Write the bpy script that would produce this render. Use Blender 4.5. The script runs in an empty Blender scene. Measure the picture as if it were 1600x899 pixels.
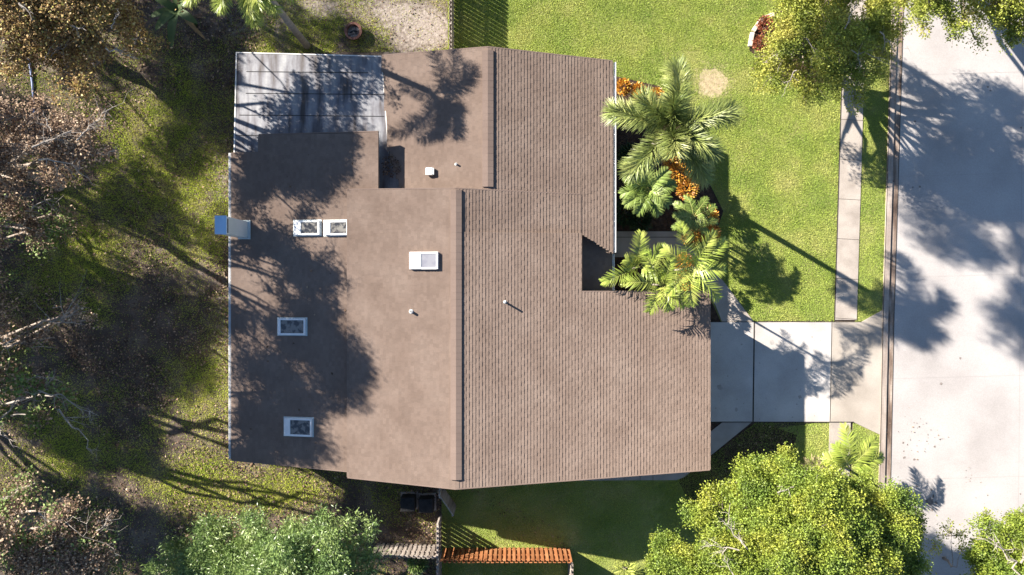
import bpy, bmesh, math, random
import numpy as np
from mathutils import Vector, Matrix

random.seed(7)
RNG = np.random.default_rng(11)
S = bpy.context.scene
C = S.collection
R = math.radians

# ------------------------------------------------------------------ camera, sky, sun, exposure
CAM_H, FPX, CX, CY = 38.0, 1150.0, 800.0, 449.5
cam_d = bpy.data.cameras.new('camera')
cam = bpy.data.objects.new('camera', cam_d)
C.objects.link(cam)
cam.location = (0, 0, CAM_H)
cam.rotation_euler = (0, 0, 0)
cam_d.sensor_width = 36.0
cam_d.lens = FPX / 1600 * 36.0
cam_d.clip_end = 2000
S.camera = cam

SUN_EL = 26.0
SAX, SAY = 0.863, -0.505            # plan direction in which shadows fall
w = bpy.data.worlds.new('World')
S.world = w
w.use_nodes = True
nt = w.node_tree
sky = nt.nodes.new('ShaderNodeTexSky')
sky.sky_type = 'NISHITA'
sky.sun_disc = False
sky.ozone_density = 3.5
sky.dust_density = 0.4
sky.sun_elevation = R(SUN_EL)
sky.sun_rotation = math.atan2(-SAX, -SAY)
nt.nodes['Background'].inputs['Strength'].default_value = 0.05
nt.links.new(sky.outputs[0], nt.nodes['Background'].inputs['Color'])
sd = bpy.data.lights.new('sun', 'SUN')
sd.energy = 5.0
sd.angle = R(0.5)
sd.color = (1.0, 0.93, 0.83)
sun = bpy.data.objects.new('sun', sd)
C.objects.link(sun)
sun.location = (-40, 25, 40)
ce = math.cos(R(SUN_EL))
sun.rotation_euler = Vector((SAX * ce, SAY * ce, -math.sin(R(SUN_EL)))).to_track_quat('-Z', 'Y').to_euler()
S.view_settings.view_transform = 'Standard'
S.view_settings.look = 'None'
S.view_settings.gamma = 1.0
S.view_settings.use_curve_mapping = False
S.view_settings.exposure = 2.05
S.render.engine = 'CYCLES'
S.cycles.max_bounces = 6
S.cycles.transparent_max_bounces = 4


# ------------------------------------------------------------------ measuring helpers
def W(px, py, z=0.0):
    k = (CAM_H - z) / FPX
    return Vector(((px - CX) * k, (CY - py) * k, z))


class Plane:
    """roof plane z = z0 + s * (x - x0)"""
    def __init__(s, x0, z0, sl): s.x0, s.z0, s.s = x0, z0, sl
    def z(s, x): return s.z0 + s.s * (x - s.x0)
    def at(s, px, py):
        k = (px - CX) / FPX              # x = k (H - z);  z = z0 + s(x-x0)
        x = k * (CAM_H - s.z0 + s.s * s.x0) / (1 + k * s.s)
        return W(px, py, s.z(x))


# ------------------------------------------------------------------ object helpers
def link(o, parent=None):
    C.objects.link(o)
    if parent: o.parent = parent
    return o


def tag(o, label, cat, group=None, kind=None):
    if label: o['label'] = label
    if cat: o['category'] = cat
    if group: o['group'] = group
    if kind: o['kind'] = kind
    return o


def thing(name, label, cat, loc=(0, 0, 0), rz=0.0, group=None):
    o = bpy.data.objects.new(name, None)
    o.empty_display_size = 0.3
    o.location = loc
    o.rotation_euler = (0, 0, rz)
    link(o)
    return tag(o, label, cat, group)


def obj(name, bm, m, parent=None, smooth=False):
    me = bpy.data.meshes.new(name)
    bm.normal_update()
    bm.to_mesh(me)
    bm.free()
    if smooth: me.polygons.foreach_set('use_smooth', [True] * len(me.polygons))
    ms = m if isinstance(m, (list, tuple)) else [m]
    for q in ms: me.materials.append(q)
    return link(bpy.data.objects.new(name, me), parent)


def npmesh(name, verts, faces, m, parent=None, n=4, smooth=False):
    """verts (N,3), faces (F,n) int arrays"""
    me = bpy.data.meshes.new(name)
    verts = np.asarray(verts, np.float32)
    faces = np.asarray(faces, np.int32)
    me.vertices.add(len(verts))
    me.vertices.foreach_set('co', verts.ravel())
    me.loops.add(faces.size)
    me.loops.foreach_set('vertex_index', faces.ravel())
    me.polygons.add(len(faces))
    me.polygons.foreach_set('loop_start', np.arange(0, faces.size, n, dtype=np.int32))
    try: me.polygons.foreach_set('loop_total', np.full(len(faces), n, np.int32))
    except Exception: pass
    if smooth: me.polygons.foreach_set('use_smooth', np.ones(len(faces), bool))
    me.update(calc_edges=True)
    me.validate()
    me.materials.append(m)
    return link(bpy.data.objects.new(name, me), parent)


def struct(o):
    o['kind'] = 'structure'
    return o


def dup(root, loc, rz=0.0, label=None, scale=None):
    r = root.copy()
    C.objects.link(r)
    r.location = loc
    r.rotation_euler = (0, 0, rz)
    if scale: r.scale = scale
    if label: r['label'] = label
    for ch in list(root.children):
        c = ch.copy(); C.objects.link(c); c.parent = r
        for g in list(ch.children):
            d = g.copy(); C.objects.link(d); d.parent = c
    return r


def add_box(bm, x0, y0, z0, x1, y1, z1, M=None, bevel=0.0):
    r = bmesh.ops.create_cube(bm, size=1.0)
    vs = r['verts']
    for v in vs:
        v.co = Vector((x0 + (v.co.x + .5) * (x1 - x0), y0 + (v.co.y + .5) * (y1 - y0), z0 + (v.co.z + .5) * (z1 - z0)))
    if bevel:
        es = list({e for v in vs for e in v.link_edges})
        g = bmesh.ops.bevel(bm, geom=es, offset=bevel, segments=1, affect='EDGES')
        vs = list({v for f in g['faces'] for v in f.verts} | {v for v in vs if v.is_valid})
    if M is not None:
        bmesh.ops.transform(bm, matrix=M, verts=[v for v in vs if v.is_valid])
    return vs


def add_tube(bm, pts, rad, seg=6, cap=True):
    """pts list of Vector, rad list"""
    pts = [Vector(p) for p in pts]
    rings = []
    up = Vector((0, 0, 1))
    for i, p in enumerate(pts):
        d = (pts[min(i + 1, len(pts) - 1)] - pts[max(i - 1, 0)])
        if d.length < 1e-6: d = Vector((0, 0, 1))
        d.normalize()
        a = d.cross(up)
        if a.length < 0.05: a = d.cross(Vector((1, 0, 0)))
        a.normalize()
        b = d.cross(a)
        r = rad[i] if isinstance(rad, (list, tuple)) else rad
        rings.append([bm.verts.new(p + a * (r * math.cos(t)) + b * (r * math.sin(t)))
                      for t in [2 * math.pi * k / seg for k in range(seg)]])
    for i in range(len(rings) - 1):
        for k in range(seg):
            bm.faces.new((rings[i][k], rings[i][(k + 1) % seg], rings[i + 1][(k + 1) % seg], rings[i + 1][k]))
    if cap:
        bm.faces.new(rings[0][::-1])
        bm.faces.new(rings[-1])


def add_prism(bm, pts, ztop, zbot):
    """pts: list of (x,y); ztop/zbot numbers or functions of (x,y)"""
    ft = ztop if callable(ztop) else (lambda x, y: ztop)
    fb = zbot if callable(zbot) else (lambda x, y: zbot)
    t = [bm.verts.new((x, y, ft(x, y))) for x, y in pts]
    b = [bm.verts.new((x, y, fb(x, y))) for x, y in pts]
    n = len(pts)
    ar = sum(pts[i][0] * pts[(i + 1) % n][1] - pts[(i + 1) % n][0] * pts[i][1] for i in range(n))
    if ar < 0: t.reverse(); b.reverse()
    bm.faces.new(t)
    bm.faces.new(b[::-1])
    for i in range(n):
        j = (i + 1) % n
        bm.faces.new((t[j], t[i], b[i], b[j]))


# ------------------------------------------------------------------ materials
def mat(name, cols, rough=0.9, scale=3.0, detail=6.0, stretch=(1, 1, 1), bump=0.0, bump_scale=40.0,
        island=0.0, trans=0.0, metal=0.0, spec=0.2, fine=0.0, fine_scale=60.0, diffrough=0.0, island_cols=None):
    m = bpy.data.materials.new(name)
    m.use_nodes = True
    N = m.node_tree.nodes
    L = m.node_tree.links
    b = N['Principled BSDF']
    b.inputs['Roughness'].default_value = rough
    b.inputs['Metallic'].default_value = metal
    b.inputs['Specular IOR Level'].default_value = spec
    if 'Diffuse Roughness' in b.inputs: b.inputs['Diffuse Roughness'].default_value = diffrough
    tc = N.new('ShaderNodeNewGeometry')
    mp = N.new('ShaderNodeMapping')
    mp.inputs['Scale'].default_value = stretch
    L.new(tc.outputs['Position'], mp.inputs['Vector'])

    def ramp_of(cc):
        rp = N.new('ShaderNodeValToRGB')
        while len(rp.color_ramp.elements) < len(cc): rp.color_ramp.elements.new(0.5)
        for i, c in enumerate(cc):
            e = rp.color_ramp.elements[i]
            e.position = c[3] if len(c) > 3 else (0.3 + 0.4 * i / max(1, len(cc) - 1))
            e.color = (c[0], c[1], c[2], 1)
        return rp
    nz = N.new('ShaderNodeTexNoise')
    nz.inputs['Scale'].default_value = scale
    nz.inputs['Detail'].default_value = detail
    L.new(mp.outputs[0], nz.inputs['Vector'])
    rp = ramp_of(cols)
    L.new(nz.outputs['Fac'], rp.inputs['Fac'])
    col = rp.outputs[0]
    if island_cols:
        r2 = ramp_of(island_cols)
        L.new(tc.outputs['Random Per Island'], r2.inputs['Fac'])
        mx = N.new('ShaderNodeMix'); mx.data_type = 'RGBA'; mx.blend_type = 'MIX'
        mx.inputs[0].default_value = 0.65
        L.new(col, mx.inputs[6]); L.new(r2.outputs[0], mx.inputs[7])
        col = mx.outputs[2]
    if island or fine:
        hs = N.new('ShaderNodeHueSaturation')
        L.new(col, hs.inputs['Color'])
        val = None
        if island:
            mr = N.new('ShaderNodeMapRange')
            mr.inputs['To Min'].default_value = 1 - island
            mr.inputs['To Max'].default_value = 1 + island
            L.new(tc.outputs['Random Per Island'], mr.inputs['Value'])
            val = mr.outputs[0]
        if fine:
            n2 = N.new('ShaderNodeTexNoise')
            n2.inputs['Scale'].default_value = fine_scale
            n2.inputs['Detail'].default_value = 3
            L.new(tc.outputs['Position'], n2.inputs['Vector'])
            mr2 = N.new('ShaderNodeMapRange')
            mr2.inputs['From Min'].default_value = 0.25
            mr2.inputs['From Max'].default_value = 0.75
            mr2.inputs['To Min'].default_value = 1 - fine
            mr2.inputs['To Max'].default_value = 1 + fine
            L.new(n2.outputs['Fac'], mr2.inputs['Value'])
            if val is None: val = mr2.outputs[0]
            else:
                mm = N.new('ShaderNodeMath'); mm.operation = 'MULTIPLY'
                L.new(val, mm.inputs[0]); L.new(mr2.outputs[0], mm.inputs[1]); val = mm.outputs[0]
        L.new(val, hs.inputs['Value'])
        col = hs.outputs[0]
    L.new(col, b.inputs['Base Color'])
    if bump:
        n3 = N.new('ShaderNodeTexNoise')
        n3.inputs['Scale'].default_value = bump_scale
        n3.inputs['Detail'].default_value = 4
        L.new(tc.outputs['Position'], n3.inputs['Vector'])
        bp = N.new('ShaderNodeBump')
        bp.inputs['Strength'].default_value = bump
        bp.inputs['Distance'].default_value = 0.05
        L.new(n3.outputs['Fac'], bp.inputs['Height'])
        L.new(bp.outputs[0], b.inputs['Normal'])
    if trans:
        tr = N.new('ShaderNodeBsdfTranslucent')
        L.new(col, tr.inputs['Color'])
        ms = N.new('ShaderNodeMixShader')
        ms.inputs[0].default_value = trans
        L.new(b.outputs[0], ms.inputs[1]); L.new(tr.outputs[0], ms.inputs[2])
        L.new(ms.outputs[0], N['Material Output'].inputs['Surface'])
    return m


M = {}
M['soil'] = mat('soil', [(.05, .037, .03), (.085, .064, .05), (.135, .108, .085)], scale=.9, bump=.6, bump_scale=9, fine=.35, fine_scale=14)
M['turf'] = mat('turf_base', [(.15, .18, .045), (.19, .215, .06), (.25, .24, .09)], scale=.8, bump=.5, bump_scale=18, fine=.3, fine_scale=20)
M['sand'] = mat('sandy_soil', [(.20, .17, .135), (.30, .26, .22), (.38, .34, .30)], scale=1.1, bump=.5, bump_scale=9, fine=.25, fine_scale=15)
M['mulch'] = mat('mulch', [(.02, .014, .01), (.05, .03, .02), (.08, .05, .035)], scale=5, bump=.9, bump_scale=22, fine=.4, fine_scale=18)
M['dry'] = mat('dry_grass', [(.2, .15, .09), (.30, .24, .14), (.36, .30, .19)], scale=3, bump=.7, bump_scale=25, fine=.3, fine_scale=22)
M['grass'] = mat('grass_blades', [(.20, .285, .045), (.295, .36, .065), (.41, .41, .12)], scale=.6, detail=8, rough=.75, island=.35, trans=.2, spec=.25)
M['grass_back'] = mat('back_grass_blades', [(.31, .39, .045), (.41, .46, .06), (.47, .45, .11)], scale=.9, detail=8, rough=.75, island=.4, trans=.2, spec=.2)
M['litter'] = mat('fallen_leaves', [(.10, .06, .035), (.19, .12, .07)], scale=.8, rough=.7, island=.45, trans=.1,
                  island_cols=[(.07, .042, .03, .0), (.13, .08, .055, .55), (.22, .15, .10, .9), (.40, .31, .22, 1.)])
M['road'] = mat('concrete_road', [(.285, .262, .25, .30), (.34, .315, .302, .5), (.375, .35, .335, .68)], scale=.35, detail=10, bump=.2, bump_scale=60, fine=.10, fine_scale=22)
M['drive'] = mat('concrete_drive', [(.33, .305, .285, .28), (.40, .372, .35, .5), (.46, .43, .405, .7)], scale=.6, detail=9, bump=.15, bump_scale=50, fine=.08, fine_scale=20)
M['walk'] = mat('concrete_walk', [(.25, .215, .185, .3), (.31, .27, .235, .5), (.36, .32, .28, .7)], scale=1.2, detail=8, bump=.15, bump_scale=50, fine=.1, fine_scale=18)
M['curb'] = mat('concrete_curb', [(.22, .175, .15, .3), (.30, .25, .215, .55), (.36, .31, .275, .7)], scale=1.5, detail=8, stretch=(3, .4, 1), bump=.15, fine=.12, fine_scale=16)
M['gutterpan'] = mat('stained_gutter', [(.09, .06, .045, .36), (.22, .165, .13, .5), (.38, .32, .27, .62)], scale=1.3, detail=8, stretch=(2, .35, 1), bump=.15, fine=.15, fine_scale=16)
M['porch'] = mat('porch_slab', [(.26, .235, .21), (.33, .30, .275)], scale=1.5, fine=.08, bump=.1)
M['joint'] = mat('dark_joint', [(.03, .027, .022), (.06, .05, .04)], scale=3)
M['shingle'] = mat('roof_shingles', [(.19, .138, .110, .3), (.215, .159, .128, .5), (.24, .181, .147, .7)], scale=.7, detail=8, rough=.95, spec=.15,
                   island=.075, fine=.13, fine_scale=34, diffrough=1.0, bump=.25, bump_scale=90)
M['shingle_cap'] = mat('ridge_shingles', [(.20, .147, .122), (.225, .168, .14)], scale=.8, rough=.95, spec=.1, island=.03, fine=.12, fine_scale=30, diffrough=1.0)
M['deckwood'] = mat('roof_edge', [(.10, .075, .06), (.13, .10, .08)], scale=2)
M['drip'] = mat('drip_edge', [(.55, .52, .48), (.62, .60, .57)], scale=2, rough=.5)
M['white'] = mat('white_paint', [(.62, .62, .62), (.74, .74, .73)], scale=3, rough=.45, fine=.05)
M['wall'] = mat('stucco_wall', [(.42, .37, .30), (.48, .43, .36)], scale=1.2, bump=.3, bump_scale=50)
M['metal'] = mat('pale_metal_roof', [(.055, .045, .042, .32), (.11, .105, .115, .43), (.17, .17, .185, .54), (.25, .25, .255, .70)], scale=1.1, detail=9, stretch=(2.6, .45, 1), rough=.5, spec=.4, metal=.15, fine=.1, fine_scale=9, bump=.08, bump_scale=6)
M['rust'] = mat('rust_stain', [(.10, .055, .035), (.22, .14, .10)], scale=4, stretch=(3, .5, 1), rough=.8)
M['chim'] = mat('painted_sheet_metal', [(.42, .47, .47), (.52, .56, .56)], scale=1, rough=.4, fine=.04)
M['chimtop'] = mat('blue_sheet_metal', [(.30, .45, .62), (.38, .54, .70)], scale=1.5, rough=.35, fine=.05)
M['black'] = mat('black_metal', [(.012, .012, .013), (.03, .03, .03)], scale=4, rough=.5)
M['bark'] = mat('grey_bark', [(.13, .10, .08), (.22, .18, .15), (.32, .28, .24)], scale=3, stretch=(1, 1, .4), bump=.7, bump_scale=18, fine=.2)
M['palebark'] = mat('pale_dead_wood', [(.22, .19, .165), (.34, .30, .26)], scale=4, fine=.15)
M['palmtrunk'] = mat('palm_bark', [(.20, .17, .14), (.30, .26, .22)], scale=2, stretch=(.5, .5, 6), bump=.6, bump_scale=14)
M['oak'] = mat('oak_leaves', [(.125, .19, .03, .34), (.205, .26, .035, .5), (.29, .305, .042, .68)], scale=.8, rough=.55, island=.45, trans=.3, spec=.35)
M['oak_dull'] = mat('sparse_oak_leaves', [(.18, .235, .045, .34), (.30, .33, .055, .5), (.42, .39, .085, .66)], scale=.8, rough=.55, island=.45, trans=.4, spec=.35)
M['glossy'] = mat('glossy_green_leaves', [(.10, .165, .05, .34), (.165, .24, .068, .5), (.26, .33, .11, .68)], scale=.9, rough=.4, island=.4, trans=.25, spec=.5)
M['brown'] = mat('brown_leaves', [(.20, .14, .10), (.30, .21, .14)], scale=.5, rough=.7, island=.4, trans=.35,
                 island_cols=[(.14, .09, .07, 0), (.26, .175, .125, .5), (.38, .27, .18, .8), (.62, .5, .36, 1.)])
M['gold'] = mat('gold_brown_leaves', [(.24, .15, .06), (.34, .24, .08)], scale=.5, rough=.7, island=.4, trans=.35,
                island_cols=[(.18, .11, .07, 0), (.32, .20, .10, .45), (.44, .31, .12, .75), (.28, .32, .07, .9), (.66, .54, .34, 1.)])
M['limegreen'] = mat('young_green_leaves', [(.13, .19, .05), (.20, .26, .09)], scale=.6, rough=.6, island=.4, trans=.25)
M['foxtail'] = mat('foxtail_leaflets', [(.12, .16, .04), (.19, .225, .06), (.32, .33, .11)], scale=1.0, rough=.45, island=.4, trans=.15, spec=.5)
M['areca'] = mat('areca_leaflets', [(.20, .27, .04), (.28, .34, .06), (.38, .40, .10)], scale=1.2, rough=.4, island=.35, trans=.25, spec=.5)
M['finepalm'] = mat('fine_palm_leaflets', [(.13, .19, .035), (.18, .24, .055), (.26, .31, .09)], scale=1.2, rough=.45, island=.35, trans=.2, spec=.4)
M['rachis'] = mat('frond_stalk', [(.22, .24, .07), (.30, .30, .10)], scale=3, rough=.5)
M['croton'] = mat('croton_leaves', [(.35, .13, .02), (.5, .22, .03)], scale=2, rough=.4, island=.35, trans=.2, spec=.4,
                  island_cols=[(.32, .07, .02, 0), (.58, .24, .03, .35), (.66, .42, .07, .75), (.34, .33, .06, 1.)])
M['redplant'] = mat('red_leaves', [(.20, .05, .03), (.30, .12, .06)], scale=2, rough=.5, island=.4, trans=.2)
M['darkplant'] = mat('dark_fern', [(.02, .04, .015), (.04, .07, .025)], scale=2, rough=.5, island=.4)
M['cedar'] = mat('stained_cedar', [(.21, .075, .03), (.29, .115, .046), (.35, .165, .075)], scale=1.2, stretch=(4, 1, .6), rough=.7, island=.2, fine=.15)
M['greywood'] = mat('weathered_wood', [(.16, .13, .11), (.27, .23, .20), (.36, .32, .28)], scale=1.4, stretch=(4, 4, .6), rough=.85, island=.25, fine=.2)
M['stone'] = mat('pale_edging_stone', [(.42, .35, .27), (.55, .49, .42)], scale=3, rough=.85, bump=.4, bump_scale=20, fine=.12)
M['rustiron'] = mat('rusty_iron', [(.09, .04, .03), (.17, .08, .06), (.24, .13, .10)], scale=6, rough=.8, bump=.3)
M['ash'] = mat('ash', [(.07, .06, .055), (.20, .17, .15), (.5, .46, .42)], scale=9, rough=.95, bump=.5)
M['hose'] = mat('blue_grey_pipe', [(.10, .12, .22), (.28, .33, .5)], scale=3, rough=.3, spec=.6)
M['banana'] = mat('broad_leaf', [(.05, .085, .03), (.09, .13, .05)], scale=2, rough=.6, spec=.2, trans=.15)
M['deadleaf'] = mat('dead_leaf', [(.2, .12, .055), (.34, .23, .11)], scale=3, rough=.7)
M['pipe'] = mat('white_plastic_pipe', [(.6, .6, .58), (.7, .7, .68)], scale=3, rough=.5)
M['fabric'] = mat('dull_grey', [(.018, .018, .02), (.03, .03, .03)], scale=5)
M['oldwood'] = mat('dark_old_wood', [(.02, .016, .014), (.045, .036, .03)], scale=3, fine=.2)


def glass_mat(name, col, spot, scale):
    m = mat(name, [(col[0], col[1], col[2], .42), (spot[0], spot[1], spot[2], .55)], scale=scale, detail=5, rough=.12, spec=.7)
    return m


M['glassdark'] = glass_mat('mottled_dark_glass', (.03, .03, .032), (.15, .14, .125), 5)  # dark panes with random paler mottling
M['glassgrey'] = glass_mat('clear_grey_glass', (.16, .16, .185), (.19, .19, .21), 2)
M['pane'] = mat('window_glass', [(.03, .04, .05), (.05, .06, .07)], scale=1, rough=.05, spec=.8)


# ------------------------------------------------------------------ small maths
def in_poly(x, y, poly):
    inside = np.zeros(len(x), bool)
    n = len(poly)
    for i in range(n):
        x0, y0 = poly[i][0], poly[i][1]
        x1, y1 = poly[(i + 1) % n][0], poly[(i + 1) % n][1]
        if y0 == y1: continue
        c = ((y0 > y) != (y1 > y)) & (x < (x1 - x0) * (y - y0) / (y1 - y0) + x0)
        inside ^= c
    return inside


def vnoise(x, y, cell, seed):
    g = np.random.default_rng(seed).random((97, 97))
    u, v = x / cell + 40.3, y / cell + 41.7
    i, j = np.floor(u).astype(int), np.floor(v).astype(int)
    fu, fv = u - i, v - j
    fu = fu * fu * (3 - 2 * fu); fv = fv * fv * (3 - 2 * fv)
    i %= 96; j %= 96
    return (g[i, j] * (1 - fu) * (1 - fv) + g[i + 1, j] * fu * (1 - fv) + g[i, j + 1] * (1 - fu) * fv + g[i + 1, j + 1] * fu * fv)


def fbm(x, y, cell, seed):
    return .55 * vnoise(x, y, cell, seed) + .3 * vnoise(x, y, cell / 2.1, seed + 1) + .15 * vnoise(x, y, cell / 4.3, seed + 2)


def G(*pp): return [tuple(W(a, b, 0).xy) for a, b in pp]


def frame_from(d, roll):
    """d (N,3) unit directions -> side, normal vectors"""
    ref = np.where(np.abs(d[:, 2:3]) > .95, np.array([[1., 0, 0]]), np.array([[0, 0, 1.]]))
    a = np.cross(d, ref); a /= np.linalg.norm(a, axis=1, keepdims=True)
    b = np.cross(a, d)
    c, s = np.cos(roll)[:, None], np.sin(roll)[:, None]
    return a * c + b * s, b * c - a * s


def leaf_quads(p, d, length, width, roll, cup=.15):
    """rhombic leaves: base p, direction d -> verts, faces"""
    n = len(p)
    side, nor = frame_from(d, roll)
    l, wd = length[:, None], width[:, None]
    v = np.empty((n, 4, 3))
    v[:, 0] = p
    v[:, 1] = p + d * l * .5 + side * wd * .5 + nor * wd * cup
    v[:, 2] = p + d * l
    v[:, 3] = p + d * l * .5 - side * wd * .5 + nor * wd * cup
    f = np.arange(n * 4).reshape(n, 4)
    return v.reshape(-1, 3), f


def rand_dirs(n, rng, up=0.0):
    d = rng.normal(size=(n, 3))
    d[:, 2] += up
    return d / np.linalg.norm(d, axis=1, keepdims=True)


# ================================================================== SETTING: ground, road, slabs
def sheet(name, poly, z, m, thick=None, label=None):
    bm = bmesh.new()
    add_prism(bm, poly, z, z - (thick or .3))
    return struct(obj(name, bm, m))


bm = bmesh.new()
bmesh.ops.create_grid(bm, x_segments=2, y_segments=2, size=260)
struct(obj('ground', bm, M['soil']))

# lines measured along the street (slightly turned)
def sx(base500, py): return base500 + (500 - py) * 0.0305 if py < 500 else base500 - (py - 500) * 0.0215
ROWS = [-900, 160, 330, 500, 700, 1800]
def strip(a, b, rows=ROWS): return G(*([(sx(a, r), r) for r in rows] + [(sx(b, r), r) for r in rows[::-1]]))

sheet('front_lawn', G((700, -900), (sx(1305, -900), -900), (sx(1305, 500), 500), (1110, 503), (1110, 770), (700, 770)), .012, M['turf'])
sheet('verge', strip(1336, 1380), .014, M['turf'])
sheet('side_lawn', G((690, 740), (1300, 658), (sx(1297, 1800), 1800), (690, 1800)), .018, M['turf'])
sheet('road', strip(1396, 2000), .02, M['road'])
sheet('gutter_pan', strip(1386, 1396.5), .032, M['gutterpan'])
sheet('curb', strip(1378, 1386.5), .10, M['curb'])
sheet('sidewalk', strip(1303, 1338, [-900, 160, 330, 500]), .05, M['walk'])
sheet('south_sidewalk', strip(1299, 1332, [658, 700, 1800]), .05, M['walk'])
M['apron'] = mat('concrete_apron', [(.26, .225, .19, .28), (.32, .28, .24, .5), (.375, .33, .285, .7)], scale=.6, detail=9, bump=.15, bump_scale=50, fine=.08, fine_scale=20)
sheet('driveway', G((1040, 503.5), (1298.7, 503.5), (1296.3, 659.5), (1040, 659.5)), .065, M['drive'])
sheet('driveway_apron', G((1298.9, 503.5), (1345, 503.5), (1378, 485), (1378.5, 500), (1374, 679), (1333, 659.5), (1296.5, 659.5)), .065, M['apron'])
sheet('far_lawn', strip(2000, 6000), .016, M['turf'])
sheet('front_path', G((1050, 378), (1080, 388), (1105, 412), (1130, 440), (1175, 500), (1178, 504), (1128, 504), (1118, 478), (1098, 445), (1074, 418), (1050, 404)), .055, M['walk'])
sheet('porch_slab', G((930, 362), (1066, 362), (1066, 402), (930, 402)), .09, M['porch'])
sheet('side_path', G((1130, 659), (1175, 659), (1068, 746), (1056, 750), (700, 752), (700, 728), (1040, 728)), .045, M['porch'])
sheet('planting_bed', G((955, 118), (1030, 135), (1080, 230), (1130, 330), (1120, 362), (1066, 362), (955, 362)), .022, M['mulch'])
sheet('front_bed', G((950, 402), (1060, 402), (1096, 446), (1116, 480), (1126, 503), (950, 503)), .023, M['mulch'])
sheet('corner_bed', G((1170, 78), (1176, 50), (1190, 28), (1215, 18), (1300, 10), (1300, 130), (1220, 130)), .024, M['mulch'])
sheet('drive_side_bed', G((1112, 662), (1128, 662), (1200, 664), (1245, 680), (1230, 740), (1080, 790), (1060, 752)), .026, M['mulch'])

def blended(name, x0, y0, x1, y1, z, m, f, step=.12):
    xs, ys = np.arange(x0, x1 + step / 2, step), np.arange(y0, y1 + step / 2, step)
    X, Y = np.meshgrid(xs, ys)
    n, k = X.shape
    v = np.stack([X.ravel(), Y.ravel(), np.full(X.size, z)], 1)
    i = (np.arange(n - 1)[:, None] * k + np.arange(k - 1)[None]).ravel()
    o = npmesh(name, v, np.stack([i, i + 1, i + 1 + k, i + k], 1), m)
    at = o.data.attributes.new('blend', 'FLOAT', 'POINT')
    at.data.foreach_set('value', f(X.ravel(), Y.ravel()).astype(np.float32))
    return struct(o)


def blend_mat(name, base, over):
    m = base.copy(); m.name = name
    N, L = m.node_tree.nodes, m.node_tree.links
    b = N['Principled BSDF']
    old = b.inputs['Base Color'].links[0].from_socket
    at = N.new('ShaderNodeAttribute'); at.attribute_name = 'blend'
    nz = N.new('ShaderNodeTexNoise'); nz.inputs['Scale'].default_value = 5; nz.inputs['Detail'].default_value = 6
    g = N.new('ShaderNodeNewGeometry'); L.new(g.outputs['Position'], nz.inputs['Vector'])
    r = N.new('ShaderNodeValToRGB')
    r.color_ramp.elements[0].position = .3; r.color_ramp.elements[0].color = (*over[0], 1)
    r.color_ramp.elements[1].position = .7; r.color_ramp.elements[1].color = (*over[1], 1)
    L.new(nz.outputs['Fac'], r.inputs['Fac'])
    ad = N.new('ShaderNodeMath'); ad.operation = 'ADD'
    ma = N.new('ShaderNodeMapRange'); ma.inputs['To Min'].default_value = -.45; ma.inputs['To Max'].default_value = .45
    ma.inputs['From Min'].default_value = .25; ma.inputs['From Max'].default_value = .75
    L.new(nz.outputs['Fac'], ma.inputs['Value'])
    L.new(at.outputs['Fac'], ad.inputs[0]); L.new(ma.outputs[0], ad.inputs[1]); ad.use_clamp = True
    mx = N.new('ShaderNodeMix'); mx.data_type = 'RGBA'
    L.new(ad.outputs[0], mx.inputs[0]); L.new(old, mx.inputs[6]); L.new(r.outputs[0], mx.inputs[7])
    L.new(mx.outputs[2], b.inputs['Base Color'])
    return m


M['soil_sand'] = blend_mat('soil_to_sand', M['soil'], [(.19, .155, .13), (.29, .25, .22)])
M['turf_dry'] = blend_mat('turf_to_dry_grass', M['turf'], [(.26, .20, .12), (.38, .31, .19)])
def gauss(x, y, px, py, rx, ry=None):
    c = W(px, py); k = 38 / FPX
    return np.exp(-(((x - c.x) / (rx * k)) ** 2 + ((y - c.y) / ((ry or rx) * k)) ** 2))
def sand_f(x, y):
    g = 1.25 * gauss(x, y, 668, 48, 42, 30) + .95 * gauss(x, y, 620, 16, 55, 20) + .95 * gauss(x, y, 500, 8, 45, 18) + .6 * gauss(x, y, 400, 40, 60, 30) + .55 * gauss(x, y, 345, 275, 14, 40)
    g += .55 * gauss(x, y, 350, 520, 12, 60) + .3 * gauss(x, y, 600, 60, 60, 40)
    return g * (.55 + .9 * fbm(x, y, 1.2, 71)) - .12
p0, p1 = W(240, 760), W(706, -30)
blended('garden_soil', p0.x, p0.y, p1.x, p1.y, .006, M['soil_sand'], sand_f)
p0, p1 = W(1060, 180), W(1165, 80)
blended('dry_patch', p0.x, p0.y, p1.x, p1.y, .0165, M['turf_dry'], lambda x, y: 1.6 * gauss(x, y, 1113, 130, 32, 29) - .25, .08)

# joints and stains of the slabs: thin sheets set above them
bm = bmesh.new()
def joint(a, b, wid, z):
    a, b = Vector(a).to_3d(), Vector(b).to_3d()
    d = (b - a).normalized(); s = Vector((-d.y, d.x, 0)) * wid / 2
    vs = [bm.verts.new((q.x, q.y, z)) for q in (a - s, b - s, b + s, a + s)]
    bm.faces.new(vs)
for (p, q, wd) in [((1178, 504), (1176, 659), .07), ((1299, 504), (1296, 659), .035)]:
    joint(*G(p, q), wd, .069)
joint(*G((1110, 503.2), (1345, 503.2)), .03, .0695)
joint(*G((1110, 659.3), (1333, 659.3)), .04, .0695)
for r in range(-60, 500, 62):
    if r in (202,): continue
    a = G((sx(1303, r), r - 1), (sx(1338, r), r + 1))
    joint(a[0], a[1], .02, .054)
for r in range(760, 1000, 62): joint(*G((sx(1299, r), r), (sx(1332, r), r)), .02, .054)
for x in (975, 1000, 1020): joint(*G((x, 741), (x, 751)), .02, .049)
joint(*G((930, 371), (1066, 371)), .03, .094)
struct(obj('slab_joints', bm, M['joint']))
bm = bmesh.new()
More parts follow.
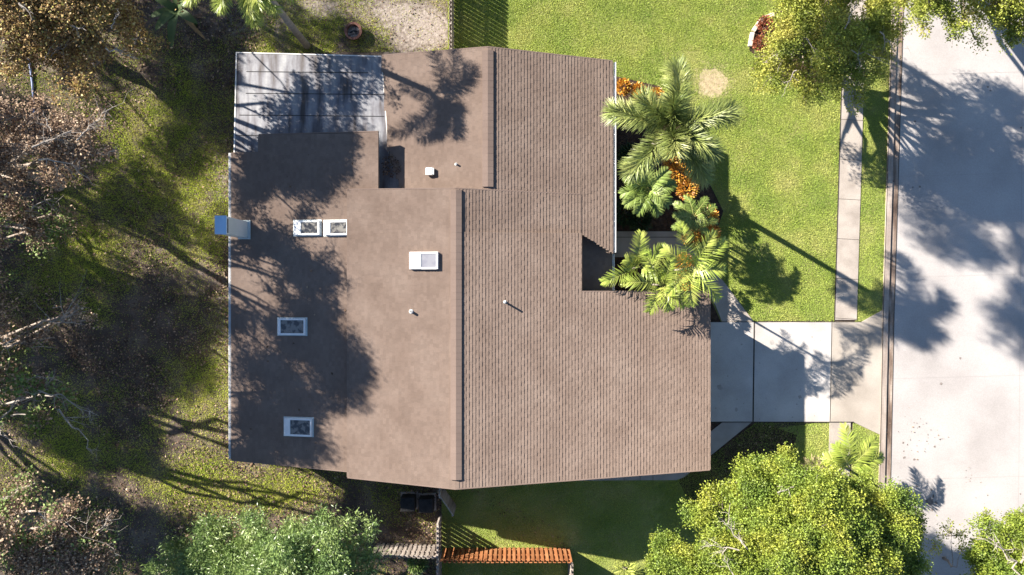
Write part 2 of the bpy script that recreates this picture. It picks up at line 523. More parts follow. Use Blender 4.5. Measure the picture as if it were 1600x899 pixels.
for off, wd, z in ((1378.3, .035, .1045), (1396.4, .03, .0365)):
    for i in range(len(ROWS) - 1):
        joint(*G((sx(off, ROWS[i]), ROWS[i]), (sx(off, ROWS[i + 1]), ROWS[i + 1])), wd, z)
struct(obj('kerb_joints', bm, M['joint']))


bm = bmesh.new()
for i in range(len(ROWS) - 1):
    for r in (0,):
        joint(*G((sx(1303.2, min(ROWS[i], 500)), min(ROWS[i], 500)), (sx(1303.2, min(ROWS[i + 1], 500)), min(ROWS[i + 1], 500))), .06, .054) if ROWS[i] < 500 else None
struct(obj('edging_gap', bm, M['joint']))
M['stain'] = mat('dark_street_stain', [(.14, .115, .10), (.21, .18, .165)], scale=7)
def blotch(bm, c, r, z, rnd):
    n = 11
    vs = [bm.verts.new((c.x + r * rnd.uniform(.5, 1.1) * math.cos(6.283 * k / n), c.y + r * rnd.uniform(.5, 1.1) * math.sin(6.283 * k / n), z)) for k in range(n)]
    bm.faces.new(vs)
rs_ = random.Random(3)
bm = bmesh.new()
blotch(bm, W(1453, 783), .24, .025, rs_); blotch(bm, W(1462, 786), .1, .0255, rs_)
for px, py in ((1411, 692), (1413, 715), (1460, 698), (1404, 751), (1425, 748), (1432, 760), (1456, 797), (1428, 718), (1405, 755), (1594, 772), (1547, 142), (1543, 136), (1437, 292), (1426, 293), (1429, 190), (1595, 200), (1412, 705), (1470, 600), (1500, 560)):
    blotch(bm, W(px, py), rs_.uniform(.03, .09), .025, rs_)
struct(obj('street_stains', bm, M['stain']))
bm = bmesh.new()
for k in range(26):
    blotch(bm, W(rs_.uniform(1115, 1290), rs_.uniform(520, 655)), rs_.uniform(.02, .06), .0685, rs_)
for px, py in ((1124, 605), (1150, 640), (1249, 620), (1205, 535)): blotch(bm, W(px, py), rs_.uniform(.1, .18), .0688, rs_)
struct(obj('driveway_stains', bm, mat('driveway_stain', [(.26, .24, .225), (.34, .315, .295)], scale=6)))
# expansion joints and fine cracks of the street slab
bm = bmesh.new()
for r in (-40, 118, 276, 434, 592, 750, 908): joint(*G((sx(1397, r), r), (1900, r - 14)), .012, .0245)
joint(*G((1600, -200), (1588, 1100)), .02, .0248)
struct(obj('street_joints', bm, mat('street_joint', [(.27, .25, .235), (.31, .29, .275)], scale=3)))


# ================================================================== HOUSE
ZR, SL = 4.95, 0.14
XR = (712 - CX) / FPX * (CAM_H - ZR)
P_me = Plane(XR, ZR, -SL)                    # main roof, street side
P_mw = Plane(XR, ZR, .18)                     # main roof, garden side
x908 = P_me.at(908, 400).x
zL = P_me.z(x908) - .25
XNR = (763 - CX) / FPX * (CAM_H - 4.66)
ZN = zL + .18 * (x908 - XNR)
P_ne = Plane(XNR, ZN, -.18)                   # north wing
P_nw = Plane(XNR, ZN, .30)
P_en = Plane(XNR, ZN - .5, -.18)             # sunken roof added to hold the entry corner in shade
P_re = Plane(-13.4, 2.9, .17)                # rear addition
P_mt = Plane(-13.2, 2.72, .05)               # metal patio roof
P_a = Plane(XR, ZR, (zL + .01 - ZR) / (x908 - XR))

house = thing('house', 'single storey house with brown shingle gable roofs at the centre of the plot', 'house', (0, 0, 0))


def interp(pts, x):
    pts = sorted(pts)
    if x <= pts[0][0]: return pts[0][1]
    for (a, b), (c, d) in zip(pts, pts[1:]):
        if x <= c: return b + (d - b) * (x - a) / (c - a) if c > a else d
    return pts[-1][1]


def roof_part(name, plane, lo, hi, seed, thick=.17, exposure=.146):
    """lo, hi: list of (x, y) border polylines, south and north, both over the same x range"""
    rnd = random.Random(seed)
    x0, x1 = min(p[0] for p in lo), max(p[0] for p in lo)
    down = 1 if plane.s < 0 else -1           # downhill direction along x
    bm = bmesh.new()
    poly = list(lo) + list(hi)[::-1]
    add_prism(bm, poly, lambda x, y: plane.z(x) - .012, lambda x, y: plane.z(x) - thick)
    deck = obj(name, bm, M['deckwood'], house)
    V, F = [], []
    n = int(math.ceil((x1 - x0) / exposure))
    for i in range(n):
        if down > 0: xa, xb = x0 + i * exposure, min(x0 + (i + 1) * exposure, x1 + .02)      # xa uphill, xb downhill
        else: xa, xb = x1 - i * exposure, max(x1 - (i + 1) * exposure, x0 - .02)
        if abs(xb - xa) < .02: continue
        xm = min(max((xa + xb) / 2, x0), x1)
        ya, yb = interp(lo, xm) - .02, interp(hi, xm) + .02
        y = ya
        thickflag = rnd.random() < .5
        while y < yb - .01:
            wd = rnd.uniform(.20, .27) if thickflag else rnd.uniform(.13, .22)
            y2 = min(y + wd, yb)
            if yb - y2 < .06: y2 = yb
            t = rnd.uniform(.0195, .0215) if thickflag else rnd.uniform(.0160, .0168)
            u = .0055 if thickflag else .0
            ov = .012 * down
            zb, za = plane.z(xb), plane.z(xa)
            k = len(V)
            V += [(xa, y, za + u), (xb + ov, y, zb + t - abs(ov) * SL), (xb + ov, y2, zb + t - abs(ov) * SL), (xa, y2, za + u),
                  (xb + ov, y, zb - .012), (xb + ov, y2, zb - .012)]
            top = (k, k + 1, k + 2, k + 3) if down > 0 else (k + 3, k + 2, k + 1, k)
            F += [top, (k + 1, k + 4, k + 5, k + 2)]
            F += [(k, k + 4, k + 4, k + 1)[:3] + (k + 1,), (k + 3, k + 2, k + 5, k + 5)[:3] + (k + 5,)]
            y = y2
            thickflag = not thickflag if rnd.random() < .94 else thickflag
    F2 = [tuple(f) for f in F]
    me = bpy.data.meshes.new('shingles')
    me.from_pydata(V, [], [tuple(dict.fromkeys(f)) for f in F2])
    me.update()
    me.materials.append(M['shingle'])
    link(bpy.data.objects.new('shingles', me), deck)
    return deck


def xy(plane, px, py):
    v = plane.at(px, py); return (v.x, v.y)


XE = 9.33
ySR, yNR = xy(P_me, 712, 763)[1], xy(P_me, 712, 296)[1]
y365, y457 = xy(P_me, 908, 365)[1], xy(P_me, 1000, 457)[1]
ySE = xy(P_me, 1107, 733)[1]
# main roof, street side: three strips that share one slope (garage wing, body) and the piece that dies into the north wing
y_s = lambda x: ySR + (ySE - ySR) * (x - XR) / (XE - XR)
roof_main = roof_part('main_roof_east', P_me, [(XR, y_s(XR)), (x908, y_s(x908))], [(XR, y365), (x908, y365)], 1)
roof_part('garage_roof', P_me, [(x908 + .003, y_s(x908)), (XE, y_s(XE))], [(x908 + .003, y457), (XE, y457)], 2)
roof_part('main_roof_corner', P_a, [(XR, y365 + .004), (x908, y365 + .004)], [(XR, yNR), (x908, xy(P_a, 905, 305)[1])], 3)
xw, yw = xy(P_mw, 543, 745)
roof_part('main_roof_west', P_mw, [(xw, yw), (XR - .004, ySR)], [(xw, xy(P_mw, 546, 297.5)[1]), (XR - .004, yNR)], 4)
# north wing
xe_n = P_ne.at(957, 250).x
roof_part('north_roof_east', P_ne, [(XNR, yNR - .3), (x908 + .02, yNR - .3)], [(XNR, xy(P_ne, 765, 75)[1]), (x908 + .02, xy(P_ne, 908, 91)[1])], 5)
roof_part('north_roof_eave', P_ne, [(x908 + .023, y365), (xe_n, y365 - .577 * (xe_n - x908))], [(x908 + .023, xy(P_ne, 908, 91)[1]), (xe_n, xy(P_ne, 960, 97)[1])], 6)  # lower edge slanted along the sun direction to draw a shadow boundary
xn0, xn1 = xy(P_nw, 597, 100)[0], xy(P_nw, 634, 100)[0]
roof_part('north_roof_west', P_nw, [(xn0, xy(P_nw, 597, 92)[1]), (xy(P_nw, 608, 245)[0], xy(P_nw, 608, 245)[1]), (xn1, yNR - .3), (XNR - .004, yNR - .3)],
          [(xn0, xy(P_nw, 597, 88)[1]), (XNR - .004, xy(P_nw, 763, 75)[1])], 7)
roof_part('sunken_shade_roof', P_en, [(x908 - .25, y457 - .2), (xe_n, y457 - .2)], [(x908 - .25, y365 + .5), (xe_n, y365 + .5)], 11)  # added drop below the slanted eave, there to read as shade
# rear addition
xr0 = P_re.at(362, 400).x
xr1, xr2, xr3 = P_re.at(404, 400).x, P_re.at(552, 400).x, P_re.at(591, 250).x
ysw, yse = xy(P_re, 362, 718)[1], xy(P_re, 545, 736)[1]
y_r = lambda x: ysw + (yse - ysw) * (x - xr0) / (xr2 - xr0)
roof_part('rear_roof_eave', P_re, [(xr0, y_r(xr0)), (xr1, y_r(xr1))], [(xr0, xy(P_re, 364, 239)[1]), (xr1, xy(P_re, 404, 238)[1])], 8)
roof_part('rear_roof', P_re, [(xr1 + .003, y_r(xr1)), (xr2, y_r(xr2))], [(xr1 + .003, xy(P_re, 404, 212)[1]), (xr2, xy(P_re, 552, 209)[1])], 9)
roof_part('rear_roof_peak', P_re, [(xr2 + .003, 3.6), (xr3, 3.6)], [(xr2 + .003, xy(P_re, 552, 209)[1]), (xr3, xy(P_re, 591, 207)[1])], 10)
# patio roof of pale sheet metal
mp = [xy(P_mt, 369, 82), xy(P_mt, 596, 88), xy(P_mt, 608, 240), xy(P_mt, 640, 300), xy(P_mt, 585, 300), xy(P_mt, 585, 225), xy(P_mt, 406, 225), xy(P_mt, 406, 239.5), xy(P_mt, 365, 240)]
bm = bmesh.new()
add_prism(bm, mp, lambda x, y: P_mt.z(x), lambda x, y: P_mt.z(x) - .1)
mroof = obj('metal_roof', bm, M['metal'], house)
bm = bmesh.new()
def rib(p0, p1, wd=.03, h=.012, pl=P_mt):
    a, b = pl.at(*p0), pl.at(*p1)
    d = (b - a).normalized(); s = Vector((-d.y, d.x, 0)).normalized() * wd / 2
    vs = [a - s, b - s, b + s, a + s]
    t = [bm.verts.new(q + Vector((0, 0, h))) for q in vs]
    u = [bm.verts.new(q - Vector((0, 0, .01))) for q in vs]
    bm.faces.new(t)
    for i in range(4): bm.faces.new((u[i], u[(i + 1) % 4], t[(i + 1) % 4], t[i]))
for p0, p1 in [((385, 112), (575, 114)), ((384, 146), (605, 148)), ((374, 180), (600, 182)), ((367, 212), (404, 212))]: rib(p0, p1)
obj('seam', bm, M['black'], mroof)
bm = bmesh.new()
for p0, p1, wd in [((369.5, 82), (366, 240), .06), ((369, 82.4), (596, 88.3), .05), ((596.5, 88), (608, 240), .08)]: rib(p0, p1, wd, .02)
obj('edge_trim', bm, M['drip'], mroof)
# ridge caps: overlapping cap shingles
def ridge(name, plane_w, x, y0, y1, z, wid=.25, lift=.06):
    bm = bmesh.new()
    y = y0
    while y < y1 - .02:
        y2 = min(y + .30, y1)
        h0, h1 = lift + .002, lift + .006
        for sgn in (-1, 1):
            a = [(x, y, z + h1 + .03), (x, y2, z + h0 + .03), (x + sgn * wid, y2, z + h0 - wid * SL), (x + sgn * wid, y, z + h1 - wid * SL)]
            vs = [bm.verts.new(q) for q in a]
            bm.faces.new(vs if sgn < 0 else vs[::-1])
            e = [bm.verts.new((x + sgn * wid, yy, zz)) for yy, zz in ((y, z + h1 - wid * SL), (y2, z + h0 - wid * SL), (y2, z - wid * SL - .01), (y, z - wid * SL - .01))]
            bm.faces.new(e if sgn > 0 else e[::-1])
        for yy, hh in ((y, h1), (y2, h0)):
            e = [bm.verts.new(q) for q in ((x - wid, yy, z + hh - wid * SL), (x, yy, z + hh + .03), (x + wid, yy, z + hh - wid * SL), (x + wid, yy, z - wid * SL - .02), (x - wid, yy, z - wid * SL - .02))]
            bm.faces.new(e)
        y = y2
    return obj(name, bm, M['shingle_cap'], house)
ridge('ridge_cap', P_mw, XR + .02, ySR + .38, yNR - .03, ZR)
ridge('ridge_cap', P_nw, XNR - .02, yNR + .15, xy(P_ne, 765, 75)[1] - .12, ZN)

# walls
def wall(name, pts, tops, parent=house, m='wall', t=.15):
    """wall along (x,y) points, tops = list of heights"""
    bm = bmesh.new()
    for (a, za), (b, zb) in zip(list(zip(pts, tops)), list(zip(pts, tops))[1:]):
        d = (Vector(b) - Vector(a)).normalized(); s = Vector((-d.y, d.x)) * t / 2
        A, B = Vector(a), Vector(b)
        q = [(A - s, 0, za), (B - s, 0, zb), (B + s, 0, zb), (A + s, 0, za)]
        lo = [bm.verts.new((p.x, p.y, 0)) for p, _, _ in q]
        hi = [bm.verts.new((p.x, p.y, z)) for p, _, z in q]
        bm.faces.new(lo[::-1]); bm.faces.new(hi)
        for i in range(4): bm.faces.new((lo[i], lo[(i + 1) % 4], hi[(i + 1) % 4], hi[i]))
    return obj(name, bm, M[m], parent)
zt = lambda pl, x: pl.z(x) - .16
wall('south_wall', [(-7.3, -8.15), (XR, -8.15), (8.8, -8.15)], [zt(P_mw, -7.3), ZR - .16, zt(P_me, 8.8)])
east_wall = wall('garage_wall', [(8.8, -8.15), (8.8, y457 - .35)], [zt(P_me, 8.8)] * 2)
wall('entry_side_wall', [(8.8, y457 - .35), (x908 - .1, y457 - .35)], [zt(P_me, 8.8), zt(P_me, x908)])
wall('inner_gable_wall', [(x908 - .12, y457 - .35), (x908 - .12, y365 - .05)], [zt(P_me, x908)] * 2)
front_wall = wall('front_wall', [(xe_n - .6, y457 - .35), (xe_n - .6, 10.2)], [zt(P_en, xe_n - .6)] * 2)
wall('front_wall_top', [(xe_n - .62, y365 - .2), (xe_n - .62, 10.1)], [zt(P_ne, xe_n - .6)] * 2)
wall('north_wall', [(xe_n - .6, 10.2), (XNR, 10.2), (xn0 + .4, 10.2)], [zt(P_ne, xe_n - .6), ZN - .16, zt(P_nw, xn0 + .4)])
wall('patio_wall', [(xn0 + .4, 10.2), (xn0 + .4, 6.6)], [zt(P_nw, xn0 + .4) - .1] * 2)
wall('main_gable_wall', [(xw + .35, yNR - .3), (XR, yNR - .3), (x908 - .2, yNR - .4)], [zt(P_mw, xw + .35), ZR - .17, zt(P_a, x908 - .2)])
wall('rear_wall', [(-12.9, -7.9), (-12.9, 6.0)], [zt(P_re, -12.9)] * 2)
wall('rear_south_wall', [(-12.9, -7.9), (-7.3, -7.9)], [zt(P_re, -12.9), zt(P_re, -7.3)])
wall('rear_north_wall', [(-12.9, 6.0), (xr3 - .25, 6.3)], [zt(P_re, -12.9), zt(P_re, xr3 - .25)])
wall('rear_peak_wall', [(xr3 - .22, 6.3), (xr3 - .22, yNR - .3)], [zt(P_re, xr3 - .22)] * 2)
wall('upper_rear_wall', [(xw + .35, yNR - .3), (xw + .35, -8.15)], [zt(P_mw, xw + .35)] * 2)
for px, py in ((373, 88), (480, 89), (588, 94)):
    v = P_mt.at(px, py)
    bm = bmesh.new(); add_box(bm, v.x - .06, v.y - .1, 0, v.x + .06, v.y + .02, v.z - .1)
    obj('patio_post', bm, M['white'], house)

# openings that face the street and the garden
def opening(name, x, y0, y1, z0, z1, face, m, panes=True):
    bm = bmesh.new()
    s = .02 * face
    x_o = x + face * .075
    for a in ((y0 - .06, z0 - .06, y1 + .06, z0), (y0 - .06, z1, y1 + .06, z1 + .06), (y0 - .06, z0, y0, z1), (y1, z0, y1 + .06, z1)):
        add_box(bm, min(x_o, x_o + face * .05), a[0], a[1], max(x_o, x_o + face * .05), a[2], a[3])
    o = obj(name, bm, M['white'], house)
    bm = bmesh.new(); add_box(bm, min(x_o, x_o + s), y0, z0, max(x_o, x_o + s), y1, z1)
    if m == 'garage':
        for k in range(1, 4):
            z = z0 + (z1 - z0) * k / 4
            add_box(bm, x_o + .02, y0, z - .015, x_o + .03, y1, z + .015)
    obj('panel' if m in ('garage', 'door') else 'pane', bm, M['white'] if m == 'garage' else (M['deckwood'] if m == 'door' else M['pane']), o)
opening('garage_door', 8.8, -6.9, -1.9, .02, 2.2, 1, 'garage')
opening('front_door', xe_n - .6, .9, 1.85, .1, 2.15, 1, 'door')
opening('window', xe_n - .6, 4.2, 5.8, .9, 2.1, 1, 'glass')
opening('window', xe_n - .6, 7.6, 9.2, .9, 2.1, 1, 'glass')
opening('window', -12.9, -6, -4.2, .9, 2.1, -1, 'glass')
opening('window', -12.9, -2.5, 1.2, .1, 2.1, -1, 'glass')

# gutters
def gutter(name, a, b, wid=.11, side=1):
    a, b = Vector(a), Vector(b)
    bm = bmesh.new()
    d = (b - a).normalized(); s = Vector((-d.y, d.x, 0)).normalized() * side
    prof = [(0, 0), (0, -.1), (wid, -.1), (wid, .012), (wid - .03, .012), (wid - .03, -.085), (.012, -.085), (.012, 0)]
    rings = [[bm.verts.new(p + s * u + Vector((0, 0, v))) for u, v in prof] for p in (a, b)]
    n = len(prof)
    for i in range(n): bm.faces.new((rings[0][i], rings[0][(i + 1) % n], rings[1][(i + 1) % n], rings[1][i]))
    bm.faces.new(rings[0][::-1]); bm.faces.new(rings[1])
    g = obj(name, bm, M['white'], house)
    L = (b - a).length
    k = .7
    while k < L - .3:
        p = a + d * k
        bm = bmesh.new()
        add_box(bm, -.012, -.0, .0, .012, wid, .012, Matrix.Translation(p + Vector((0, 0, .002))) @ Matrix.Rotation(math.atan2(s.y, s.x) - math.pi / 2, 4, 'Z'))
        k += 1.35
        obj('gutter_strap', bm, M['white'], g)
zg = P_ne.z(xe_n) - .03
gutter('gutter', (xe_n + .06, xy(P_ne, 960, 97)[1], zg), (xe_n + .06, y365 - .85, zg), side=-1 if False else 1)
zg2 = P_re.z(xr0) - .03
zg3 = P_en.z(xe_n) - .03
gutter('gutter', (xe_n + .06, y365 - .9, zg3), (xe_n + .06, y457 - .0, zg3))
gutter('gutter', (xr0 - .05, xy(P_re, 364, 239)[1], zg2), (xr0 - .05, y_r(xr0), zg2), wid=.1, side=-1)

# chimney clad in sheet metal, at the garden eave
cx0, cx1, cy0, cy1, cz = -12.98, -12.50, 2.36, 3.12, 5.75
bm = bmesh.new()
add_box(bm, cx0, cy0, 0, cx1, cy1, cz, bevel=.01)
ch = obj('chimney', bm, M['chim'], house)
bm = bmesh.new()
add_box(bm, cx0 - .03, cy0 - .03, cz + .002, cx1 + .0, cy1 + .03, cz + .05, bevel=.008)
obj('chimney_cap', bm, M['chimtop'], ch)
bm = bmesh.new()
add_box(bm, cx1 + .003, cy0 + .04, cz - .14, cx1 + .02, cy1 - .1, cz - .07)
obj('flue_slot', bm, M['black'], ch)
bm = bmesh.new()
zb = P_re.z(cx1)
add_box(bm, cx0 - .0, cy0 - .07, zb - .1, cx1 + .1, cy0 - .003, zb + .1); add_box(bm, cx0, cy1 + .003, zb - .1, cx1 + .1, cy1 + .07, zb + .1)
add_box(bm, cx1 + .003, cy0, zb - .1, cx1 + .1, cy1, zb + .13)
obj('flashing', bm, M['chim'], ch)

# skylights: curb, pale lower flange, glass
def skylight(plane, px0, py0, px1, py1, glass, h=.16, fr=.34):
    a, b = plane.at(px0, py1), plane.at(px1, py0)
    x0, x1, y0, y1 = a.x, b.x, a.y, b.y
    cx, cy = (x0 + x1) / 2, (y0 + y1) / 2
    ang = math.atan(plane.s)
    Mx = Matrix.Translation((cx, cy, plane.z(cx))) @ Matrix.Rotation(-ang, 4, 'Y')
    hx, hy = (x1 - x0) / 2, (y1 - y0) / 2
    bm = bmesh.new()
    e = .075
    gx0 = -hx + fr * 2 * hx
    add_box(bm, -hx, -hy, -.03, gx0, hy, h, Mx, .015)
    add_box(bm, hx - e, -hy, -.03, hx, hy, h, Mx, .012)
    add_box(bm, gx0 - .01, -hy, -.03, hx - e + .01, -hy + e, h - .004, Mx)
    add_box(bm, gx0 - .01, hy - e, -.03, hx - e + .01, hy, h - .004, Mx)
    s = obj('skylight', bm, M['white'], house)
    bm = bmesh.new()
    add_box(bm, gx0 - .005, -hy + e - .005, -.02, hx - e + .005, hy - e + .005, h - .03, Mx)
    obj('pane', bm, M[glass], s)
    bm = bmesh.new()
    add_box(bm, -hx - .09, -hy - .05, -.02, hx + .06, hy + .05, .024, Mx)
    obj('flashing', bm, M['chim'] if glass != 'glassgrey' else M['shingle_cap'], s)
skylight(P_re, 461, 345, 501, 368, 'glassdark', fr=.28)
skylight(P_re, 508, 345, 546, 368, 'glassdark', fr=.27)
skylight(P_re, 436, 498, 479, 523, 'glassdark', fr=.1)
skylight(P_re, 446, 654, 489, 680, 'glassdark', fr=.22)
skylight(P_mw, 641, 394, 686, 421, 'glassgrey', fr=.42)

# roof vents and pipes
def pipe(plane, px, py, r, h, dark=True):
    v = plane.at(px, py)
    bm = bmesh.new()
    add_tube(bm, [v - Vector((0, 0, .1)), v + Vector((0, 0, h))], r, 12)
    o = obj('vent_pipe', bm, M['pipe'], house)
    bm = bmesh.new()
    add_tube(bm, [v + Vector((0, 0, h + .001)), v + Vector((0, 0, h + .006))], r * .6, 10)
    obj('pipe_mouth', bm, M['black'], o)
    bm = bmesh.new()
    add_tube(bm, [v + Vector((0, 0, -.05)), v + Vector((0, 0, .05))], [r * 2.4, r * 1.3], 12)
    obj('pipe_boot', bm, M['chim'], o)
pipe(P_mw, 643, 487, .06, .22)
pipe(P_me, 789, 472, .045, .34)
pipe(P_nw, 713, 257, .04, .18)
v = P_nw.at(673, 269)
Mv = Matrix.Translation(v) @ Matrix.Rotation(-math.atan(SL), 4, 'Y')
bm = bmesh.new()
add_box(bm, -.19, -.17, .06, .15, .17, .24, Mv, .03); add_box(bm, -.13, -.13, -.05, .12, .13, .07, Mv)
rv = obj('roof_vent', bm, M['white'], house)
bm = bmesh.new(); add_box(bm, .152, -.15, .08, .2, .15, .22, Mv); obj('vent_louvre', bm, M['chim'], rv)
# drip edge along the rakes
def rake(plane, p, q, side, wid=.05):
    bm = bmesh.new()
    a, b = Vector((p[0], p[1], plane.z(p[0]))), Vector((q[0], q[1], plane.z(q[0])))
    d = (b - a).normalized(); s = Vector((-d.y, d.x, 0)).normalized() * side
    vs = []
    for z in (.018, -.19):
        for o_ in (.0, wid):
            vs.append([bm.verts.new(c + s * o_ + Vector((0, 0, z))) for c in (a, b)])
    t0, t1, b0, b1 = vs
    bm.faces.new((t0[0], t0[1], t1[1], t1[0])); bm.faces.new((t1[0], t1[1], b1[1], b1[0])); bm.faces.new((b0[0], b1[0], b1[1], b0[1])); bm.faces.new((t0[0], b0[0], b0[1], t0[1]))
    bm.faces.new((t0[0], t1[0], b1[0], b0[0])); bm.faces.new((t0[1], b0[1], b1[1], t1[1]))
    obj('fascia', bm, M['shingle_cap'], house)
rake(P_me, (XR, ySR - .02), (XE, ySE - .02), -1)
rake(P_mw, (xw, yw - .02), (XR, ySR - .02), -1)
rake(P_re, (xr0, y_r(xr0) - .02), (xr2 - .1, y_r(xr2) - .02), -1)
rake(P_ne, (XNR, xy(P_ne, 765, 75)[1] + .02), (xe_n, xy(P_ne, 960, 97)[1] + .02), 1)
rake(P_nw, (xn0, xy(P_nw, 597, 88)[1] + .02), (XNR, xy(P_nw, 763, 75)[1] + .02), 1)
rake(P_mw, (xw, xy(P_mw, 546, 297.5)[1] + .02), (XR, yNR + .02), 1)
rake(P_a, (XR, yNR + .02), (x908, xy(P_a, 905, 305)[1] + .02), 1)
rake(P_re, (xr1, xy(P_re, 404, 212)[1] + .02), (xr3, xy(P_re, 591, 207)[1] + .02), 1)
rake(P_me, (x908 + .02, y457 + .02), (XE, y457 + .02), 1)


# ================================================================== FENCES
def fence(label, a, b, h, m, pitch=.235, pw=.14, gap=.05, cat='fence', rails=(.25, 1.0, 1.6), name='wooden_fence', posts=2.4, sides=(1, -1), jitter=.02):
    a, b = Vector(a), Vector(b)
    d = (b - a); L = d.length; ang = math.atan2(d.y, d.x)
    t = thing(name, label, cat, (a.x, a.y, 0), ang)
    rr = random.Random(int(a.x * 100))
    bm = bmesh.new()
    for si, s in enumerate(sides):
        k = pw / 2 + (pitch / 2 if si else 0)
        while k < L - pw / 2 + .01:
            hh = h + rr.uniform(-jitter, jitter)
            add_box(bm, k - pw / 2, s * gap - .01, .04, k + pw / 2, s * gap + .01, hh)
            k += pitch
    obj('pickets', bm, m, t)
    for z in rails:
        if z < h - .1:
            bm = bmesh.new(); add_box(bm, 0, -.035, z - .045, L, .035, z + .045); obj('rail', bm, m, t)
    n = max(1, round(L / posts))
    for i in range(n + 1):
        bm = bmesh.new(); x = L * i / n
        add_box(bm, x - .045, -.045 - .0, 0, x + .045, .045, h - .06, bevel=.006); obj('post', bm, m, t)
    return t
fence('weathered shadowbox wooden fence running north from the house roof beside the lawn', (-3.05, 10.95), (-3.05, 19.5), 1.6, M['greywood'], pitch=.22)
ys = -13.47
fence('orange stained picket fence along the bottom of the photo', (-3.5, ys), (2.92, ys), 1.85, M['cedar'], pitch=.235, pw=.15)
fence('short grey end return of the orange fence heading out of the photo', (2.95, ys - .12), (2.95, ys - 5), 1.85, M['greywood'])
fence('weathered dark fence left of the orange fence beside the glossy green tree', (-6.9, ys + .25), (-3.75, ys + .15), 1.75, M['greywood'])
fence('narrow grey fence line running south between the gate and the orange fence', (-3.68, -11.7), (-3.68, -18.5), 1.75, M['greywood'])
fence('short grey fence piece joining the south roof edge and the open gate', (-3.6, -8.7), (-3.6, -10.25), 1.75, M['greywood'], rails=(.3, 1.5))
fence('open grey wooden gate leaf standing ajar below the roof', (-3.56, -10.35), (-2.93, -11.25), 1.75, M['greywood'], pitch=.15, sides=(1,), cat='gate', name='wooden_gate', rails=(.3, 1.0, 1.5))


# ================================================================== TREES
def crown_mesh(blobs, rng, lai, leaf_len, spread, up=.4, aspect=.5, sub=1.0, per=15):
    """blobs: (x,y,z,rx,rz) -> leaf verts/faces, clump centres. Each blob is a cloud of clumps, each clump a cloud of sprays."""
    la = leaf_len * leaf_len * aspect * .5 * 1.05
    cen = []
    for (x, y, z, r, rz) in blobs:
        ns = max(4, int(sub * (4 + 5.5 * r * r)))
        d = rand_dirs(ns, rng, .3)
        rad = rng.uniform(.35, 1, ns) ** .6
        for q, k in zip(d, rad):
            rs = min(r * rng.uniform(.22, .40), .75)
            c0 = np.array([x, y, z]) + q * k * np.array([r, r, rz]) * .86
            n = max(2, int(lai * math.pi * rs * rs / (la * per)))
            dd = rand_dirs(n, rng, .35) * (rng.uniform(.15, 1, n) ** .5)[:, None] * rs * np.array([1, 1, .65])
            cen.append(c0 + dd * (1 + .15 * rng.normal(size=(n, 1))))
    cen = np.concatenate(cen)
    n = len(cen)
    idx = np.repeat(np.arange(n), rng.poisson(per, n))
    off = rng.normal(size=(len(idx), 3)) * np.array([spread, spread, spread * .6])
    off *= (rng.uniform(.6, 1.3, n)[idx])[:, None]
    p = cen[idx] + off
    d = off / (np.linalg.norm(off, axis=1, keepdims=True) + 1e-6) + rand_dirs(len(idx), rng) * .8 + np.array([0, 0, up * .4])
    d /= np.linalg.norm(d, axis=1, keepdims=True)
    ln = leaf_len * rng.uniform(.65, 1.35, len(idx))
    v, f = leaf_quads(p, d, ln, ln * aspect * rng.uniform(.8, 1.2, len(idx)), rng.uniform(-.9, .9, len(idx)))
    return v, f, cen


def bent(a, b, rng, k=4, wob=.12, sag=0.0):
    a, b = np.array(a, float), np.array(b, float)
    L = np.linalg.norm(b - a)
    pts = []
    for i in range(k + 1):
        t = i / k
        p = a + (b - a) * t
        if 0 < i < k: p = p + rng.normal(size=3) * wob * L * .35
        p[2] += sag * L * math.sin(math.pi * t)
        pts.append(Vector(p))
    return pts


